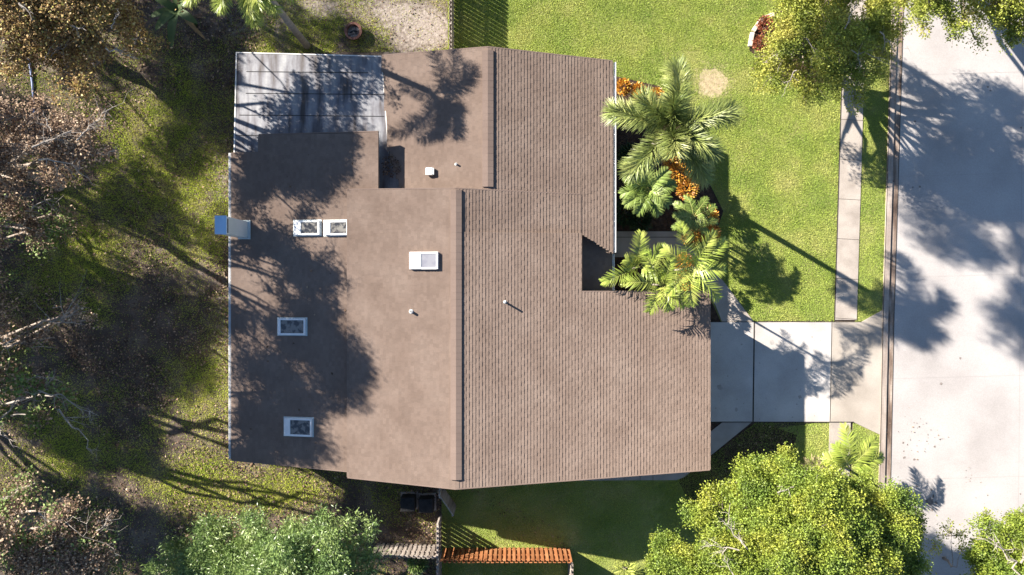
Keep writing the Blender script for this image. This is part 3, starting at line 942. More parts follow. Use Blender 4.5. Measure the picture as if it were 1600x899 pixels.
def tree(name, label, base, blobs, leafmat, seed, lai=2.0, sub=1.0, leaf_len=.09, spread=.13, trunk_r=.2, fork=2.2,
         group=None, dead=(), twig_frac=.35, barkm='bark', up=.4, aspect=.5, second=None):
    rng = np.random.default_rng(seed)
    t = thing(name, label, 'tree', (base[0], base[1], 0), 0, group)
    bl = [(b[0] - base[0], b[1] - base[1], b[2], b[3], b[4]) for b in blobs]
    v, f, cen = crown_mesh(bl, rng, lai, leaf_len, spread, up, aspect, sub)
    npmesh('crown', v, f, leafmat, t)
    if second:
        m2, l2, ll = second
        v2, f2, _ = crown_mesh(bl, rng, l2, ll, spread * 1.1, up, aspect, sub)
        npmesh('foliage', v2, f2, m2, t)
    bm = bmesh.new()
    top = np.array([rng.uniform(-.3, .3), rng.uniform(-.3, .3), fork])
    bp_ = bent((0, 0, .4), top, rng, 4, .06)
    add_tube(bm, [Vector((0, 0, -.1)), Vector((0, 0, .12))] + bp_, [trunk_r * 2.1, trunk_r * 1.55, trunk_r * 1.2, trunk_r * 1.05, trunk_r, trunk_r * .92, trunk_r * .85], 10)
    for (x, y, z, r, rz) in bl:
        tip = (x, y, z - rz * .15)
        limb = bent(top, tip, rng, 5, .10, .05)
        r0 = trunk_r * rng.uniform(.42, .6)
        add_tube(bm, limb, [r0 * (1 - .75 * i / 5) for i in range(6)], 6)
    obj('trunk', bm, M[barkm], t, True)
    bm = bmesh.new()
    bc = np.array([(b[0], b[1], b[2]) for b in bl]); br = np.array([b[3] for b in bl])
    sel = rng.random(len(cen)) < min(1, twig_frac * 900 / len(cen))
    for c in cen[sel]:
        j = int(np.argmin(np.linalg.norm(bc - c, axis=1) / br))
        s = bc[j] + (c - bc[j]) * rng.uniform(0, .35)
        add_tube(bm, bent(s, c + (c - bc[j]) * .08, rng, 3, .14), [.022, .016, .011, .005], 4, False)
    obj('branches', bm, M[barkm], t)
    for (p0, p1, r0, nn) in dead:
        bm = bmesh.new()
        a = np.array(p0) - np.array([base[0], base[1], 0]); b = np.array(p1) - np.array([base[0], base[1], 0])
        main = bent(a, b, rng, 6, .12)
        r0 = r0 * .8
        add_tube(bm, main, [r0 * (1 - .8 * i / 6) for i in range(7)], 5)
        L = np.linalg.norm(b - a)
        for q in range(nn):
            k = rng.integers(1, 6)
            s = np.array(main[k])
            e = s + (b - a) / L * rng.uniform(.15, .4) * L + rng.normal(size=3) * np.array([.22, .22, .12]) * L
            tw = bent(s, e, rng, 4, .16)
            add_tube(bm, tw, [r0 * .45, r0 * .35, r0 * .28, r0 * .2, r0 * .1], 4)
            for _ in range(2):
                s2 = np.array(tw[rng.integers(1, 4)])
                add_tube(bm, bent(s2, s2 + rng.normal(size=3) * .13 * L, rng, 3, .15), [r0 * .22, r0 * .18, r0 * .13, r0 * .07], 3, False)
        obj('dead_branch', bm, M['palebark'], t)
    return t


def B(px, py, rpx, z, flat=.6):
    v = W(px, py, z); r = rpx * (CAM_H - z) / FPX
    return (v.x, v.y, z, r, r * flat)


def D(px0, py0, z0, px1, py1, z1, r0, n): return (tuple(W(px0, py0, z0)), tuple(W(px1, py1, z1)), r0, n)


tree('oak_tree', 'large yellow green oak covering the lower right corner beside the street kerb', G((1170, 800))[0],
     [B(1185, 765, 62, 6), B(1130, 812, 58, 6), B(1046, 868, 38, 5), B(1265, 835, 100, 7.2), B(1370, 815, 66, 6), B(1170, 885, 85, 6.2),
      B(1320, 895, 95, 7), B(1290, 758, 42, 5.6), B(1412, 828, 36, 5), B(1238, 738, 40, 5.5), B(1080, 905, 60, 5.2), B(1405, 890, 45, 5.5), B(1345, 770, 35, 5), B(1215, 810, 60, 6.8)],
     M['oak'], 21, lai=2.6, sub=1.35, leaf_len=.082, spread=.10, trunk_r=.28, fork=2.4, aspect=.62, twig_frac=.5,
     dead=[D(1168, 858, 8.1, 1130, 818, 7.9, .045, 9), D(1155, 860, 7.8, 1098, 845, 7.6, .035, 7), D(1215, 770, 7.8, 1240, 762, 7.7, .035, 4), D(1150, 905, 7.6, 1128, 872, 7.6, .035, 4), D(1345, 850, 7.2, 1295, 842, 7.2, .035, 4)])
tree('oak_tree', 'rounded oak with pale inner limbs at the bottom right edge, on the street', G((1585, 885))[0],
     [B(1562, 838, 42, 4.6), B(1612, 845, 60, 4.8), B(1540, 878, 36, 4.2), B(1600, 920, 80, 5), B(1545, 930, 45, 4.4)],
     M['oak'], 22, lai=2.6, sub=1.25, leaf_len=.085, spread=.12, trunk_r=.22, fork=1.6, aspect=.62,
     dead=[D(1600, 905, 5.8, 1552, 832, 5.9, .06, 6), D(1595, 880, 6.0, 1625, 850, 6.0, .05, 6)])
tree('sapling', 'thin dark leaved sapling over the road between two oaks at the lower right', G((1474, 872))[0],
     [B(1488, 838, 24, 2.8), B(1458, 856, 18, 2.4), B(1502, 862, 16, 2.6)], M['oak_dull'], 23, lai=.9, sub=.8, leaf_len=.1, spread=.12, trunk_r=.05, fork=1.0, twig_frac=.2, aspect=.6)
tree('live_oak', 'wide sparse olive oak over the upper sidewalk with grey twigs showing', G((1225, 70))[0],
     [B(1203, 122, 26, 3.6), B(1248, 62, 52, 5.0), B(1318, 58, 66, 5.6), B(1372, 35, 42, 5.6), B(1262, 125, 38, 4.0), B(1338, 112, 50, 4.6), B(1240, 12, 48, 5),
      B(1302, -20, 52, 5.6), B(1383, 85, 24, 4.8), B(1212, 98, 24, 4), B(1380, -30, 48, 6), B(1240, -70, 48, 5.4), B(1310, 140, 20, 3.8), B(1320, -100, 55, 5.8), B(1176, 108, 16, 3.2), B(1222, 70, 34, 4.6), B(1196, 96, 24, 3.9), B(1228, 112, 28, 4), B(1300, 105, 34, 4.8), B(1190, -110, 36, 5.2), B(1420, -90, 44, 6.4)],
     M['oak_dull'], 24, lai=1.5, sub=1.25, leaf_len=.088, spread=.12, trunk_r=.26, fork=2.0, twig_frac=1.0, aspect=.6,
     dead=[D(1320, 45, 6.9, 1335, 8, 6.8, .035, 6), D(1228, 75, 4.8, 1192, 98, 4.2, .04, 7), D(1330, 78, 6.3, 1390, 95, 5.6, .035, 7), D(1290, 110, 5.2, 1330, 125, 5.1, .035, 7), D(1245, 110, 4.9, 1225, 140, 4.2, .035, 6), D(1260, 60, 6.1, 1290, 95, 5.7, .035, 6), D(1375, 50, 6.6, 1400, 90, 5.8, .035, 6)])
tree('live_oak', 'olive oak whose branches hang over the upper right of the road', G((1400, -60))[0],
     [B(1452, 10, 38, 7.5), B(1505, 24, 34, 7.5), B(1560, 36, 38, 7.5), B(1600, 46, 40, 7.5), B(1570, -30, 60, 8.5), B(1480, -50, 55, 8.5), B(1655, 0, 60, 8.5), B(1430, -10, 40, 7), B(1440, 44, 14, 6.5), B(1525, 62, 14, 6.5), B(1492, 56, 12, 6.5)],
     M['oak_dull'], 25, lai=2.2, sub=1.25, leaf_len=.088, spread=.12, trunk_r=.26, fork=2.5, aspect=.6, twig_frac=.8)
tree('camphor_tree', 'dense glossy green tree with narrow leaves at the bottom, left of the fences', G((430, 840))[0],
     [B(430, 855, 54, 5.2), B(345, 855, 50, 4.6), B(285, 872, 36, 4), B(520, 850, 50, 5), B(570, 834, 22, 4.4), B(392, 806, 22, 4.2), B(470, 905, 90, 6), B(350, 910, 70, 5), B(560, 890, 38, 5.2), B(556, 814, 14, 4), B(255, 895, 32, 4), B(420, 900, 60, 5.2), B(400, 860, 40, 5), B(440, 880, 50, 5.4), B(310, 890, 40, 4.6), B(480, 868, 40, 5.2)],
     M['glossy'], 26, lai=2.0, sub=1.1, leaf_len=.16, spread=.13, trunk_r=.25, fork=1.8, aspect=.24, up=1.2)

# garden side: brown and half bare trees at the left edge
bt = dict(leaf_len=.11, spread=.15, aspect=.62)
tree('autumn_oak', 'golden brown leaved tree filling the upper left corner', G((150, 90))[0],
     [B(60, 40, 70, 7.9), B(150, 45, 62, 7.5), B(215, 60, 36, 5.8), B(100, -20, 85, 8.5), B(20, -10, 80, 8.9), B(185, 5, 46, 6.6), B(150, 98, 26, 6.1), B(15, 92, 28, 6.5), B(-60, -60, 75, 9.3), B(-90, 40, 62, 8.7), B(110, 75, 50, 7.1), B(170, -60, 50, 7.4), B(130, 128, 30, 7.8), B(105, 140, 26, 8.2)],
     M['gold'], 31, lai=1.3, sub=1.0, trunk_r=.28, fork=3.5, twig_frac=1.2, **bt,
     dead=[D(165, 75, 8.4, 205, 90, 8.0, .04, 8), D(175, 45, 8.6, 185, 18, 8.8, .035, 6), D(30, 5, 10.0, 52, 22, 10.0, .05, 3), D(70, 90, 7.8, 110, 60, 8.4, .04, 6), D(110, 40, 9.0, 135, 48, 9.0, .05, 3)])
tree('autumn_oak', 'grey brown half bare tree at the left edge below the pale hose', G((92, 288))[0],
     [B(40, 225, 62, 9), B(115, 225, 50, 8.4), B(165, 185, 24, 7.4), B(0, 190, 55, 9.4), B(180, 240, 26, 7.2), B(90, 265, 36, 7.8), B(20, 285, 36, 8.4), B(-60, 250, 75, 10), B(-130, 265, 80, 11.5), B(-55, 330, 55, 10.5), B(-190, 200, 80, 11), B(-150, 330, 50, 11), B(130, 215, 42, 7), B(70, 205, 42, 7.6), B(150, 190, 26, 6.2), B(60, 170, 30, 8), B(100, 250, 36, 6.6), B(-20, 280, 60, 9.6)],
     M['brown'], 32, lai=1.3, sub=.9, trunk_r=.22, fork=5.0, twig_frac=1.6, **bt,
     dead=[D(50, 230, 10, 120, 205, 9.4, .045, 10), D(60, 250, 9.6, 130, 262, 8.8, .05, 8), D(120, 220, 9.2, 165, 170, 8.2, .04, 10), D(-10, 245, 8.6, 75, 285, 7.4, .09, 4), D(80, 205, 9.8, 68, 175, 9.6, .035, 6), D(150, 240, 8.4, 190, 235, 7.8, .03, 6)])
tree('autumn_oak', 'small brown leaved tree with curling twigs at the left edge, third from the top', G((10, 345))[0],
     [B(45, 340, 36, 6.8), B(95, 366, 22, 6.0), B(108, 342, 16, 5.8), B(0, 330, 45, 7.4), B(60, 380, 18, 6.0), B(-60, 390, 80, 9.0), B(-130, 430, 90, 10.0)],
     M['brown'], 33, lai=1.1, trunk_r=.2, fork=2.2, twig_frac=1.0, second=(M['limegreen'], .25, .12), **bt,
     dead=[D(30, 330, 7.6, 100, 305, 7.0, .035, 9), D(20, 350, 7.4, 75, 370, 6.8, .04, 7)])
tree('autumn_oak', 'tree at the left edge reaching a brown leafy pale branch over the shaded lawn', G((-40, 540))[0],
     [B(120, 490, 26, 7.0), B(75, 520, 24, 7.0), B(30, 535, 32, 7.2), B(140, 500, 14, 6.6), B(-40, 520, 70, 8.6)],
     M['brown'], 34, lai=1.1, trunk_r=.24, fork=3, twig_frac=1.0, **bt,
     dead=[D(-20, 545, 7.5, 130, 480, 7.4, .06, 9), D(10, 545, 7.5, 85, 528, 7.2, .05, 4)])
tree('sycamore_tree', 'pale branched tree with young green leaves at the left edge', G((-20, 610))[0],
     [B(30, 588, 32, 7.2), B(65, 608, 24, 6.8), B(100, 622, 12, 6.4), B(10, 640, 20, 6.7), B(60, 650, 10, 6.2), B(-40, 600, 70, 8.2)],
     M['limegreen'], 35, lai=1.1, leaf_len=.15, spread=.17, trunk_r=.22, fork=3, aspect=.8, twig_frac=.8, barkm='palebark', second=(M['brown'], .35, .11),
     dead=[D(60, 610, 7.3, 155, 650, 6.6, .045, 8), D(92, 640, 6.8, 148, 705, 6.2, .05, 7), D(-10, 660, 7.0, 22, 700, 6.8, .05, 4), D(0, 655, 7.2, 60, 585, 7.6, .045, 5), D(55, 590, 7.5, 85, 590, 7.7, .03, 9)])
tree('autumn_oak', 'brown leafed tree spreading over the bottom left corner', G((100, 790))[0],
     [B(45, 772, 26, 7.0), B(95, 812, 42, 7.2), B(150, 838, 36, 6.8), B(40, 862, 58, 7.8), B(125, 882, 56, 7.4), B(15, 800, 32, 7.4), B(170, 890, 26, 6.6), B(40, 752, 12, 6.6), B(-40, 850, 70, 9.0)],
     M['brown'], 36, lai=1.35, trunk_r=.27, fork=3.4, twig_frac=1.2, second=(M['limegreen'], .2, .13), **bt,
     dead=[D(60, 800, 7.8, 180, 850, 7.2, .035, 8), D(-20, 795, 7.4, 55, 755, 6.8, .12, 3), D(150, 830, 7.3, 190, 805, 7.0, .03, 6)])

# taller trees standing just outside the photo, whose shade falls into it
def W0(px, py): return G((px, py))[0]
def big(name, label, gp, top, seed, m, rad=3.6, depth=3.6, crown=None, **kw):
    b = W0(*gp); c = W0(*(crown or gp)); rng = np.random.default_rng(seed + 500)
    blobs = []
    for k in range(11):
        a = rng.uniform(0, 6.28); q = rad * math.sqrt(rng.uniform(.05, 1)) * .85
        blobs.append((c[0] + q * math.cos(a), c[1] + q * math.sin(a), top - rng.uniform(.8, depth), rad * rng.uniform(.25, .42), rad * rng.uniform(.2, .32)))
    return tree(name, label, b, blobs, m, seed, trunk_r=kw.pop('tr', .26), fork=kw.pop('fork', 3.0), **kw)
kw = dict(lai=1.5, sub=1.0, leaf_len=.13, spread=.18, aspect=.6, twig_frac=.3)
offs = [
    ('tall brown oak outside the upper left corner shading the garden', (-40, -190), 11, 41, 'brown', 4.8),
    ('tall brown oak outside the left edge level with the chimney', (-200, 150), 10.5, 42, 'brown', 4.6),
    ('tall brown oak outside the left edge shading the middle of the lawn', (-260, 310), 10.5, 43, 'brown', 4.4),
    ('tall brown oak outside the left edge beside the pale branched tree', (-240, 520), 9.5, 44, 'brown', 4.2),
    ('tall brown oak outside the left edge, lowest of its row', (-190, 690), 9.5, 48, 'brown', 4.4),
    ('tall brown oak further out beyond the left edge, lower one', (-430, 260), 12, 50, 'brown', 4.8),
    ('tall brown oak further out beyond the left edge, upper one', (-430, 20), 11.5, 53, 'brown', 4.6),
    ('second tall oak outside the top left corner', (-170, -130), 10.5, 52, 'brown', 4.2),
]
for lab, gp, top, sd_, m_, rad in offs:
    big('tall_oak', lab, gp, top, sd_, M[m_], rad, **kw)
big('small_oak', 'small golden oak just outside the top edge beside the banana plant', (300, -25), 8.4, 45, M['gold'], 3.0, 2.2, crown=(325, 12), tr=.12, **kw)
big('tall_oak', 'tall slender oak outside the top edge that shades the road', (1010, -140), 16.2, 46, M['oak_dull'], 4.8, 3.2, crown=(845, -30), fork=9, tr=.16, **kw)


# ================================================================== PALMS
def frond_mesh(L, az, lift, droop, n, leaf, width, mode, rng, rise=0.0):
    """one frond as leaf verts/faces plus rachis points, rooted at the origin"""
    t = np.linspace(0, 1, 14)
    el = lift - droop * t ** 1.3
    seg = L / 13
    r = np.concatenate([[0], np.cumsum(np.cos(el[:-1]) * seg)])
    z = np.concatenate([[0], np.cumsum(np.sin(el[:-1]) * seg)])
    bend = rng.uniform(-.18, .18)
    ang = az + bend * t
    P = np.stack([r * np.cos(ang), r * np.sin(ang), z], 1)
    u = np.linspace(.14, .995, n)
    u = np.repeat(u, 2 if mode != 'fox' else 4)
    u = np.clip(u + rng.normal(size=len(u)) * .006, .1, 1)
    p = np.stack([np.interp(u, t, P[:, k]) for k in range(3)], 1)
    tan = np.stack([np.interp(u, t, np.gradient(P[:, k], t)) for k in range(3)], 1)
    tan /= np.linalg.norm(tan, axis=1, keepdims=True)
    side = np.cross(tan, [0, 0, 1.]); side /= np.linalg.norm(side, axis=1, keepdims=True)
    nor = np.cross(side, tan)
    m = len(u)
    if mode == 'fox':
        phi = rng.uniform(-.35, math.pi + .35, m)
        fwd = rng.uniform(.35, .75, m)
    else:
        sgn = np.tile([1, -1], m // 2)
        tilt = {'v': .5, 'flat': .1}.get(mode, .3)
        phi = np.where(sgn > 0, tilt, math.pi - tilt) + rng.normal(size=m) * .12
        fwd = .35 + .75 * u + rng.normal(size=m) * .08
    d = side * np.cos(phi)[:, None] + nor * np.sin(phi)[:, None]
    d = d + tan * fwd[:, None]
    d /= np.linalg.norm(d, axis=1, keepdims=True)
    env = np.sin(np.pi * np.clip(.16 + .80 * u, 0, 1)) ** .55
    if mode == 'fox': env = np.clip(np.minimum(1.0, (u - .02) * 5), .3, 1) * np.clip((1.12 - u) * 4, .45, 1)
    ln = leaf * env * rng.uniform(.85, 1.12, m)
    # two-piece leaflets that droop at the tip
    s2 = np.cross(d, nor + rng.normal(size=(m, 3)) * .15); s2 /= np.linalg.norm(s2, axis=1, keepdims=True)
    mid = p + d * (ln * .5)[:, None]
    d2 = d + np.array([0, 0, -.45]); d2 /= np.linalg.norm(d2, axis=1, keepdims=True)
    tip = mid + d2 * (ln * .5)[:, None]
    w_ = width * rng.uniform(.8, 1.2, m)[:, None]
    V = np.stack([p - s2 * w_ * .3, p + s2 * w_ * .3, mid + s2 * w_ * .5, mid - s2 * w_ * .5, tip + s2 * w_ * .06, tip - s2 * w_ * .06], 1)
    k = np.arange(m)[:, None] * 6
    F = np.concatenate([k + np.array([[0, 1, 2, 3]]), k + np.array([[3, 2, 4, 5]])])
    return V.reshape(-1, 3), F, P


def palm(name, label, base, h, fronds, leafm, seed, mode='v', leaf=.45, width=.05, n=46, trunk_r=.1, lean=(0, 0), shaft=True, group=None, rr=.02):
    """fronds: list of (azimuth deg, length, lift deg, droop deg)"""
    rng = np.random.default_rng(seed)
    t = thing(name, label, 'palm tree', (base[0], base[1], 0), 0, group)
    top = Vector((lean[0], lean[1], h))
    bm = bmesh.new()
    k = max(4, int(h / .25))
    pts = [Vector((lean[0] * (i / k) ** 1.5, lean[1] * (i / k) ** 1.5, h * i / k)) for i in range(k + 1)]
    add_tube(bm, pts, [trunk_r * (1.25 - .45 * i / k + (.04 if i % 2 else 0)) for i in range(k + 1)], 10)
    obj('trunk', bm, M['palmtrunk'], t, True)
    if shaft:
        bm = bmesh.new()
        add_tube(bm, [top + Vector((0, 0, -.05)), top + Vector((0, 0, .15)), top + Vector((0, 0, .5))], [trunk_r * 1.0, trunk_r * .9, trunk_r * .35], 10)
        obj('crownshaft', bm, M['finepalm'], t, True)
    o = np.array(top) + np.array([0, 0, .4 if shaft else .05])
    for (az, L, lift, droop) in fronds:
        V, F, P = frond_mesh(L, R(az), R(lift), R(droop), n, leaf, width, mode, rng)
        f = npmesh('frond', V + o, F, leafm, t)
        bm = bmesh.new()
        add_tube(bm, [Vector(q + o) for q in P[::2]] + [Vector(P[-1] + o)], [rr * (1.2 - .95 * i / 7) for i in range(8)], 5)
        obj('frond_stalk', bm, M['rachis'], f)
    return t


# azimuth: 0 = right in the photo, 90 = up
fx = W(1047, 196, 7.3)
palm('foxtail_palm', 'tall bushy foxtail palm, the largest palm between roof and lawn', (fx.x + .05, fx.y - .1), 6.9,
     [(78, 2.75, 30, 75), (170, 2.9, 30, 85), (150, 2.0, 48, 95), (12, 2.9, 28, 78), (-38, 2.3, 40, 100), (-130, 2.8, 25, 85), (-57, 2.9, 15, 85), (-100, 1.5, 60, 80), (100, 1.3, 65, 70)],
     M['foxtail'], 51, mode='fox', leaf=.78, width=.036, n=115, trunk_r=.14)
f2 = W(1014, 296, 4.2)
palm('areca_palm', 'mid green feathery palm just below the big foxtail palm, against the gutter', f2.xy, 3.5,
     [(a, 1.35, random.uniform(30, 55), random.uniform(75, 105)) for a in (10, 48, 95, 140, 180, 215, 250, 285, 325, -20 + 180)],
     M['finepalm'], 52, mode='v', leaf=.5, width=.045, n=52, trunk_r=.08)
f3 = W(1088, 338, 2.6)
palm('dwarf_palm', 'small pale green palm with straight fronds beside orange crotons and the lawn', f3.xy, 2.0,
     [(a, 1.2, random.uniform(15, 40), random.uniform(40, 65)) for a in (185, 25, 60, 100, 140, -20, -60, -100, -140, 215)],
     M['finepalm'], 53, mode='flat', leaf=.36, width=.03, n=34, trunk_r=.06, shaft=False)
ar = dict(mode='v', leaf=.6, width=.05, n=25, trunk_r=.055, rr=.018)
a1 = W(998, 418, 4.2)
palm('areca_palm', 'bright yellow green palm left of its cluster, over the dark roof notch', a1.xy, 3.7,
     [(95, 1.75, 45, 65), (205, 1.9, 30, 65), (35, 1.6, 45, 60), (-20, 1.4, 40, 70), (150, .9, 60, 70)], M['areca'], 54, **ar)
a2 = W(1035, 445, 4.4)
palm('areca_palm', 'yellow green palm in the middle of the cluster over the garage roof corner', a2.xy, 3.8,
     [(115, 1.9, 40, 75), (170, 1.9, 35, 70), (-120, 1.5, 40, 80), (-35, 1.5, 40, 75), (70, 1.5, 55, 70), (20, 1.6, 40, 70), (-75, 1.3, 45, 80)], M['areca'], 55, **ar)
a3 = W(1078, 420, 4.8)
palm('areca_palm', 'yellow green palm at the right of the cluster, shading the curved path', a3.xy, 4.2,
     [(35, 2.2, 35, 70), (60, 2.1, 40, 65), (-10, 1.7, 35, 75), (-45, 2.1, 25, 75), (-95, 1.8, 35, 80), (108, 2.3, 45, 55), (140, 1.7, 45, 70), (-135, 1.6, 40, 75)], M['areca'], 56, **ar)
a4 = W(1330, 735, 2.6)
palm('areca_palm', 'bright palm fronds leaning over the south sidewalk beside the driveway', a4.xy, 1.9,
     [(97, 2.4, 35, 60), (62, 2.1, 35, 65), (120, 1.6, 40, 70), (30, 1.8, 30, 60), (150, 1.5, 35, 70)], M['areca'], 57, mode='flat', leaf=.6, width=.055, n=44, trunk_r=.06, rr=.018)
q = W(480, 72, 0)
palm('queen_palm', 'tall palm with leaning grey trunk at the top edge beside the fire pit', q.xy, 7.6,
     [(214, 3.1, 20, 75), (-75, 2.3, 25, 80), (-28, 2.6, 25, 80), (250, 2.4, 35, 95), (20, 2.6, 30, 80), (70, 2.6, 35, 80), (110, 2.6, 35, 80), (160, 2.8, 30, 80), (300, 2.4, 45, 90), (45, 2.4, 50, 80), (235, 2.0, 50, 90), (270, 2.6, 20, 75), (190, 2.6, 35, 80), (-50, 2.6, 30, 75)],
     M['areca'], 58, mode='fox', leaf=.55, width=.026, n=85, trunk_r=.15, lean=(-.35, .75))


# ================================================================== SHRUBS AND SMALL PLANTS
def shrub(name, label, px, py, z, r, leafm, seed, n=500, ll=.17, asp=.35, cat='shrub', group=None):
    rng = np.random.default_rng(seed)
    v0 = W(px, py, z)
    t = thing(name, label, cat, (v0.x, v0.y, 0), 0, group)
    d = rand_dirs(n, rng, .5); rad = rng.uniform(.3, 1, n) ** .5
    p = d * (r * rad)[:, None] * np.array([1, 1, .6]) + np.array([0, 0, z])
    p[:, 2] = np.maximum(p[:, 2], .06)
    dd = d + rand_dirs(n, rng) * .6 + np.array([0, 0, .3]); dd /= np.linalg.norm(dd, axis=1, keepdims=True)
    ln = ll * rng.uniform(.7, 1.3, n)
    v, f = leaf_quads(p, dd, ln, ln * asp, rng.uniform(-.7, .7, n))
    npmesh('foliage', v, f, leafm, t)
    bm = bmesh.new()
    for k in range(5):
        e = rng.normal(size=3) * r * .45; e[2] = z + abs(e[2]) * .3
        add_tube(bm, bent((rng.uniform(-.05, .05), rng.uniform(-.05, .05), 0), e, rng, 3, .1), [.02, .016, .012, .008], 4)
    obj('stem', bm, M['bark'], t)
    return t
for i, (px, py, r, lab) in enumerate([
        (974, 136, .42, 'orange croton shrub at the upper end of the bed, touching the gutter corner'),
        (998, 142, .36, 'yellow orange croton second from the gutter corner along the bed'),
        (1026, 148, .34, 'orange croton half hidden behind the foxtail fronds near the dry patch'),
        (1048, 248, .36, 'orange croton right under the trunk of the foxtail palm'),
        (1060, 272, .42, 'golden croton between the foxtail palm and the green areca palm'),
        (1074, 296, .40, 'red and gold croton just above the small straight fronded palm'),
        (1104, 340, .40, 'orange croton on the lawn side of the small straight fronded palm'),
        (1082, 366, .40, 'red orange croton below the small palm near the porch path'),
        (1108, 366, .36, 'yellow croton at the lower right end of the planting bed'),
        (1068, 412, .34, 'yellow croton under the bright palm cluster beside the curved path'),
        (1066, 446, .34, 'gold croton under the bright palm cluster near the garage roof')]):
    shrub('croton_shrub', lab, px, py, .7 if i < 3 else 1.8, r * (.85 if i < 3 else 1.3), M['croton'], 70 + i, group='croton shrubs along the planting bed')
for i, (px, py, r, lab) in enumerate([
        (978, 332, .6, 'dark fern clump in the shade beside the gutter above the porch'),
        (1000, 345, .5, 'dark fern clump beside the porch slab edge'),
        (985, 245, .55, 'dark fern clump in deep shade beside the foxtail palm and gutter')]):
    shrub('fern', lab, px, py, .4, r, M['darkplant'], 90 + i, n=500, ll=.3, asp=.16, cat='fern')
for i, (px, py, r, lab) in enumerate([
        (1196, 38, .42, 'reddish shrub inside the stone edged corner bed'),
        (1188, 68, .36, 'rusty low shrub near the lower end of the stone edging')]):
    shrub('red_shrub', lab, px, py, .35, r, M['redplant'], 95 + i, n=420, ll=.13, asp=.5)
shrub('rosette_plant', 'small bright green rosette plant on the grass at the bottom edge', 976, 890, .3, .32, M['areca'], 99, n=60, ll=.42, asp=.16, cat='plant')
shrub('green_shrub', 'leafy green shrub in front of the dark weathered fence', 652, 882, .9, .45, M['glossy'], 98, n=600, ll=.2, asp=.3)
shrub('grass_tuft', 'dry straw coloured tuft on the verge beside the oak and south sidewalk', 1272, 732, .3, .5, M['dry'], 97, n=500, ll=.3, asp=.07, cat='tuft')

# broad leaved plant near the top edge
def paddle(name, L, wd, az, lift, m, parent, o, seed):
    rng = np.random.default_rng(seed)
    n = 9
    V, F = [], []
    x, z = 0.0, 0.0
    for i in range(n):
        t = i / (n - 1)
        e = R(lift) - 1.1 * t
        ww = wd * math.sin(math.pi * min(1, .06 + .94 * t)) ** .6 * .5
        for s in (-1, 0, 1):
            V.append((x * math.cos(az) - s * ww * math.sin(az), x * math.sin(az) + s * ww * math.cos(az), z + (0.12 * ww * 2 if s else 0)))
        x += math.cos(e) * L / (n - 1); z += math.sin(e) * L / (n - 1)
    for i in range(n - 1):
        for s in (0, 1): F.append((i * 3 + s, i * 3 + s + 1, i * 3 + s + 4, i * 3 + s + 3))
    return npmesh(name, np.array(V) + np.array(o), F, m, parent, smooth=True)
bp = W(275, 14, 2.2)
ban = thing('banana_plant', 'broad leaved banana plant with one dead hanging leaf at the top edge', 'plant', (bp.x, bp.y, 0))
bm = bmesh.new(); add_tube(bm, [(0, 0, 0), (.03, 0, 1), (0, 0, 2)], [.12, .09, .06], 8); obj('stem', bm, M['banana'], ban, True)
for k, (az, L, wd, lift) in enumerate([(-95, 2.1, .42, 35), (-130, 1.6, .4, 40), (-35, 1.6, .4, 45), (20, 1.7, .4, 50), (80, 1.7, .4, 45), (150, 1.6, .4, 45), (200, 1.4, .36, 40)]):
    paddle('leaf', L, wd, R(az), lift, M['banana'], ban, (0, 0, 2), k)
paddle('dead_leaf', 1.7, .2, R(-48), 10, M['deadleaf'], ban, (.1, -.1, 1.9), 20)

# ================================================================== SMALL THINGS ON THE GROUND
v = W(554, 52, 0)
fp = thing('fire_pit', 'round rusty iron fire pit with ash inside, on the grass near the top edge', 'fire pit', (v.x, v.y, 0))
bm = bmesh.new()
seg = 28
prof = [(.36, 0), (.40, .30), (.455, .33), (.455, .36), (.33, .36), (.30, .1)]
rings = [[bm.verts.new((r * math.cos(2 * math.pi * k / seg), r * math.sin(2 * math.pi * k / seg), z)) for k in range(seg)] for r, z in prof]
for i in range(len(prof) - 1):
    for k in range(seg): bm.faces.new((rings[i][k], rings[i][(k + 1) % seg], rings[i + 1][(k + 1) % seg], rings[i + 1][k]))
obj('ring', bm, M['rustiron'], fp)
bm = bmesh.new(); add_tube(bm, [(0, 0, .08), (0, 0, .2)], [.31, .31], 20); obj('ash', bm, M['ash'], fp)
for k in range(4):
    bm = bmesh.new(); a = k * 1.7
    add_tube(bm, [(.2 * math.cos(a), .2 * math.sin(a), .22), (-.05 * math.cos(a), -.12 * math.sin(a), .3)], .035, 6); obj('log', bm, M['palebark'] if k % 2 else M['black'], fp)

bm = bmesh.new()
hp = [W(px, py, .06) for px, py in ((88, 120), (90, 140), (92, 158), (93, 176), (92, 196))]
for p, px in zip(hp, (44, 47, 50, 52, 51)): pass
hp = [W(px, py, .07) for px, py in ((44, 86), (47, 105), (50, 128), (52, 152), (53, 175), (51, 190))]
add_tube(bm, hp, .05, 8)
tag(obj('drain_pipe', bm, M['hose'], None, True), 'thin pale blue pipe lying in the dark leaf litter near the left edge', 'pipe')

for (p0, p1, lab) in [((1171, 74), (1175, 52), 'lowest long stone of the curved pale bed edging'), ((1176, 50), (1189, 32), 'middle stone of the curved pale bed edging'), ((1191, 30), (1209, 24), 'topmost stone of the curved pale bed edging')]:
    a, b = W(*p0), W(*p1); d = b - a
    bm = bmesh.new()
    add_box(bm, 0, -.11, 0, d.length, .11, .17, Matrix.Translation(a) @ Matrix.Rotation(math.atan2(d.y, d.x), 4, 'Z'), .03)
    tag(obj('edging_stone', bm, M['stone']), lab, 'stone', 'stones edging the corner bed')

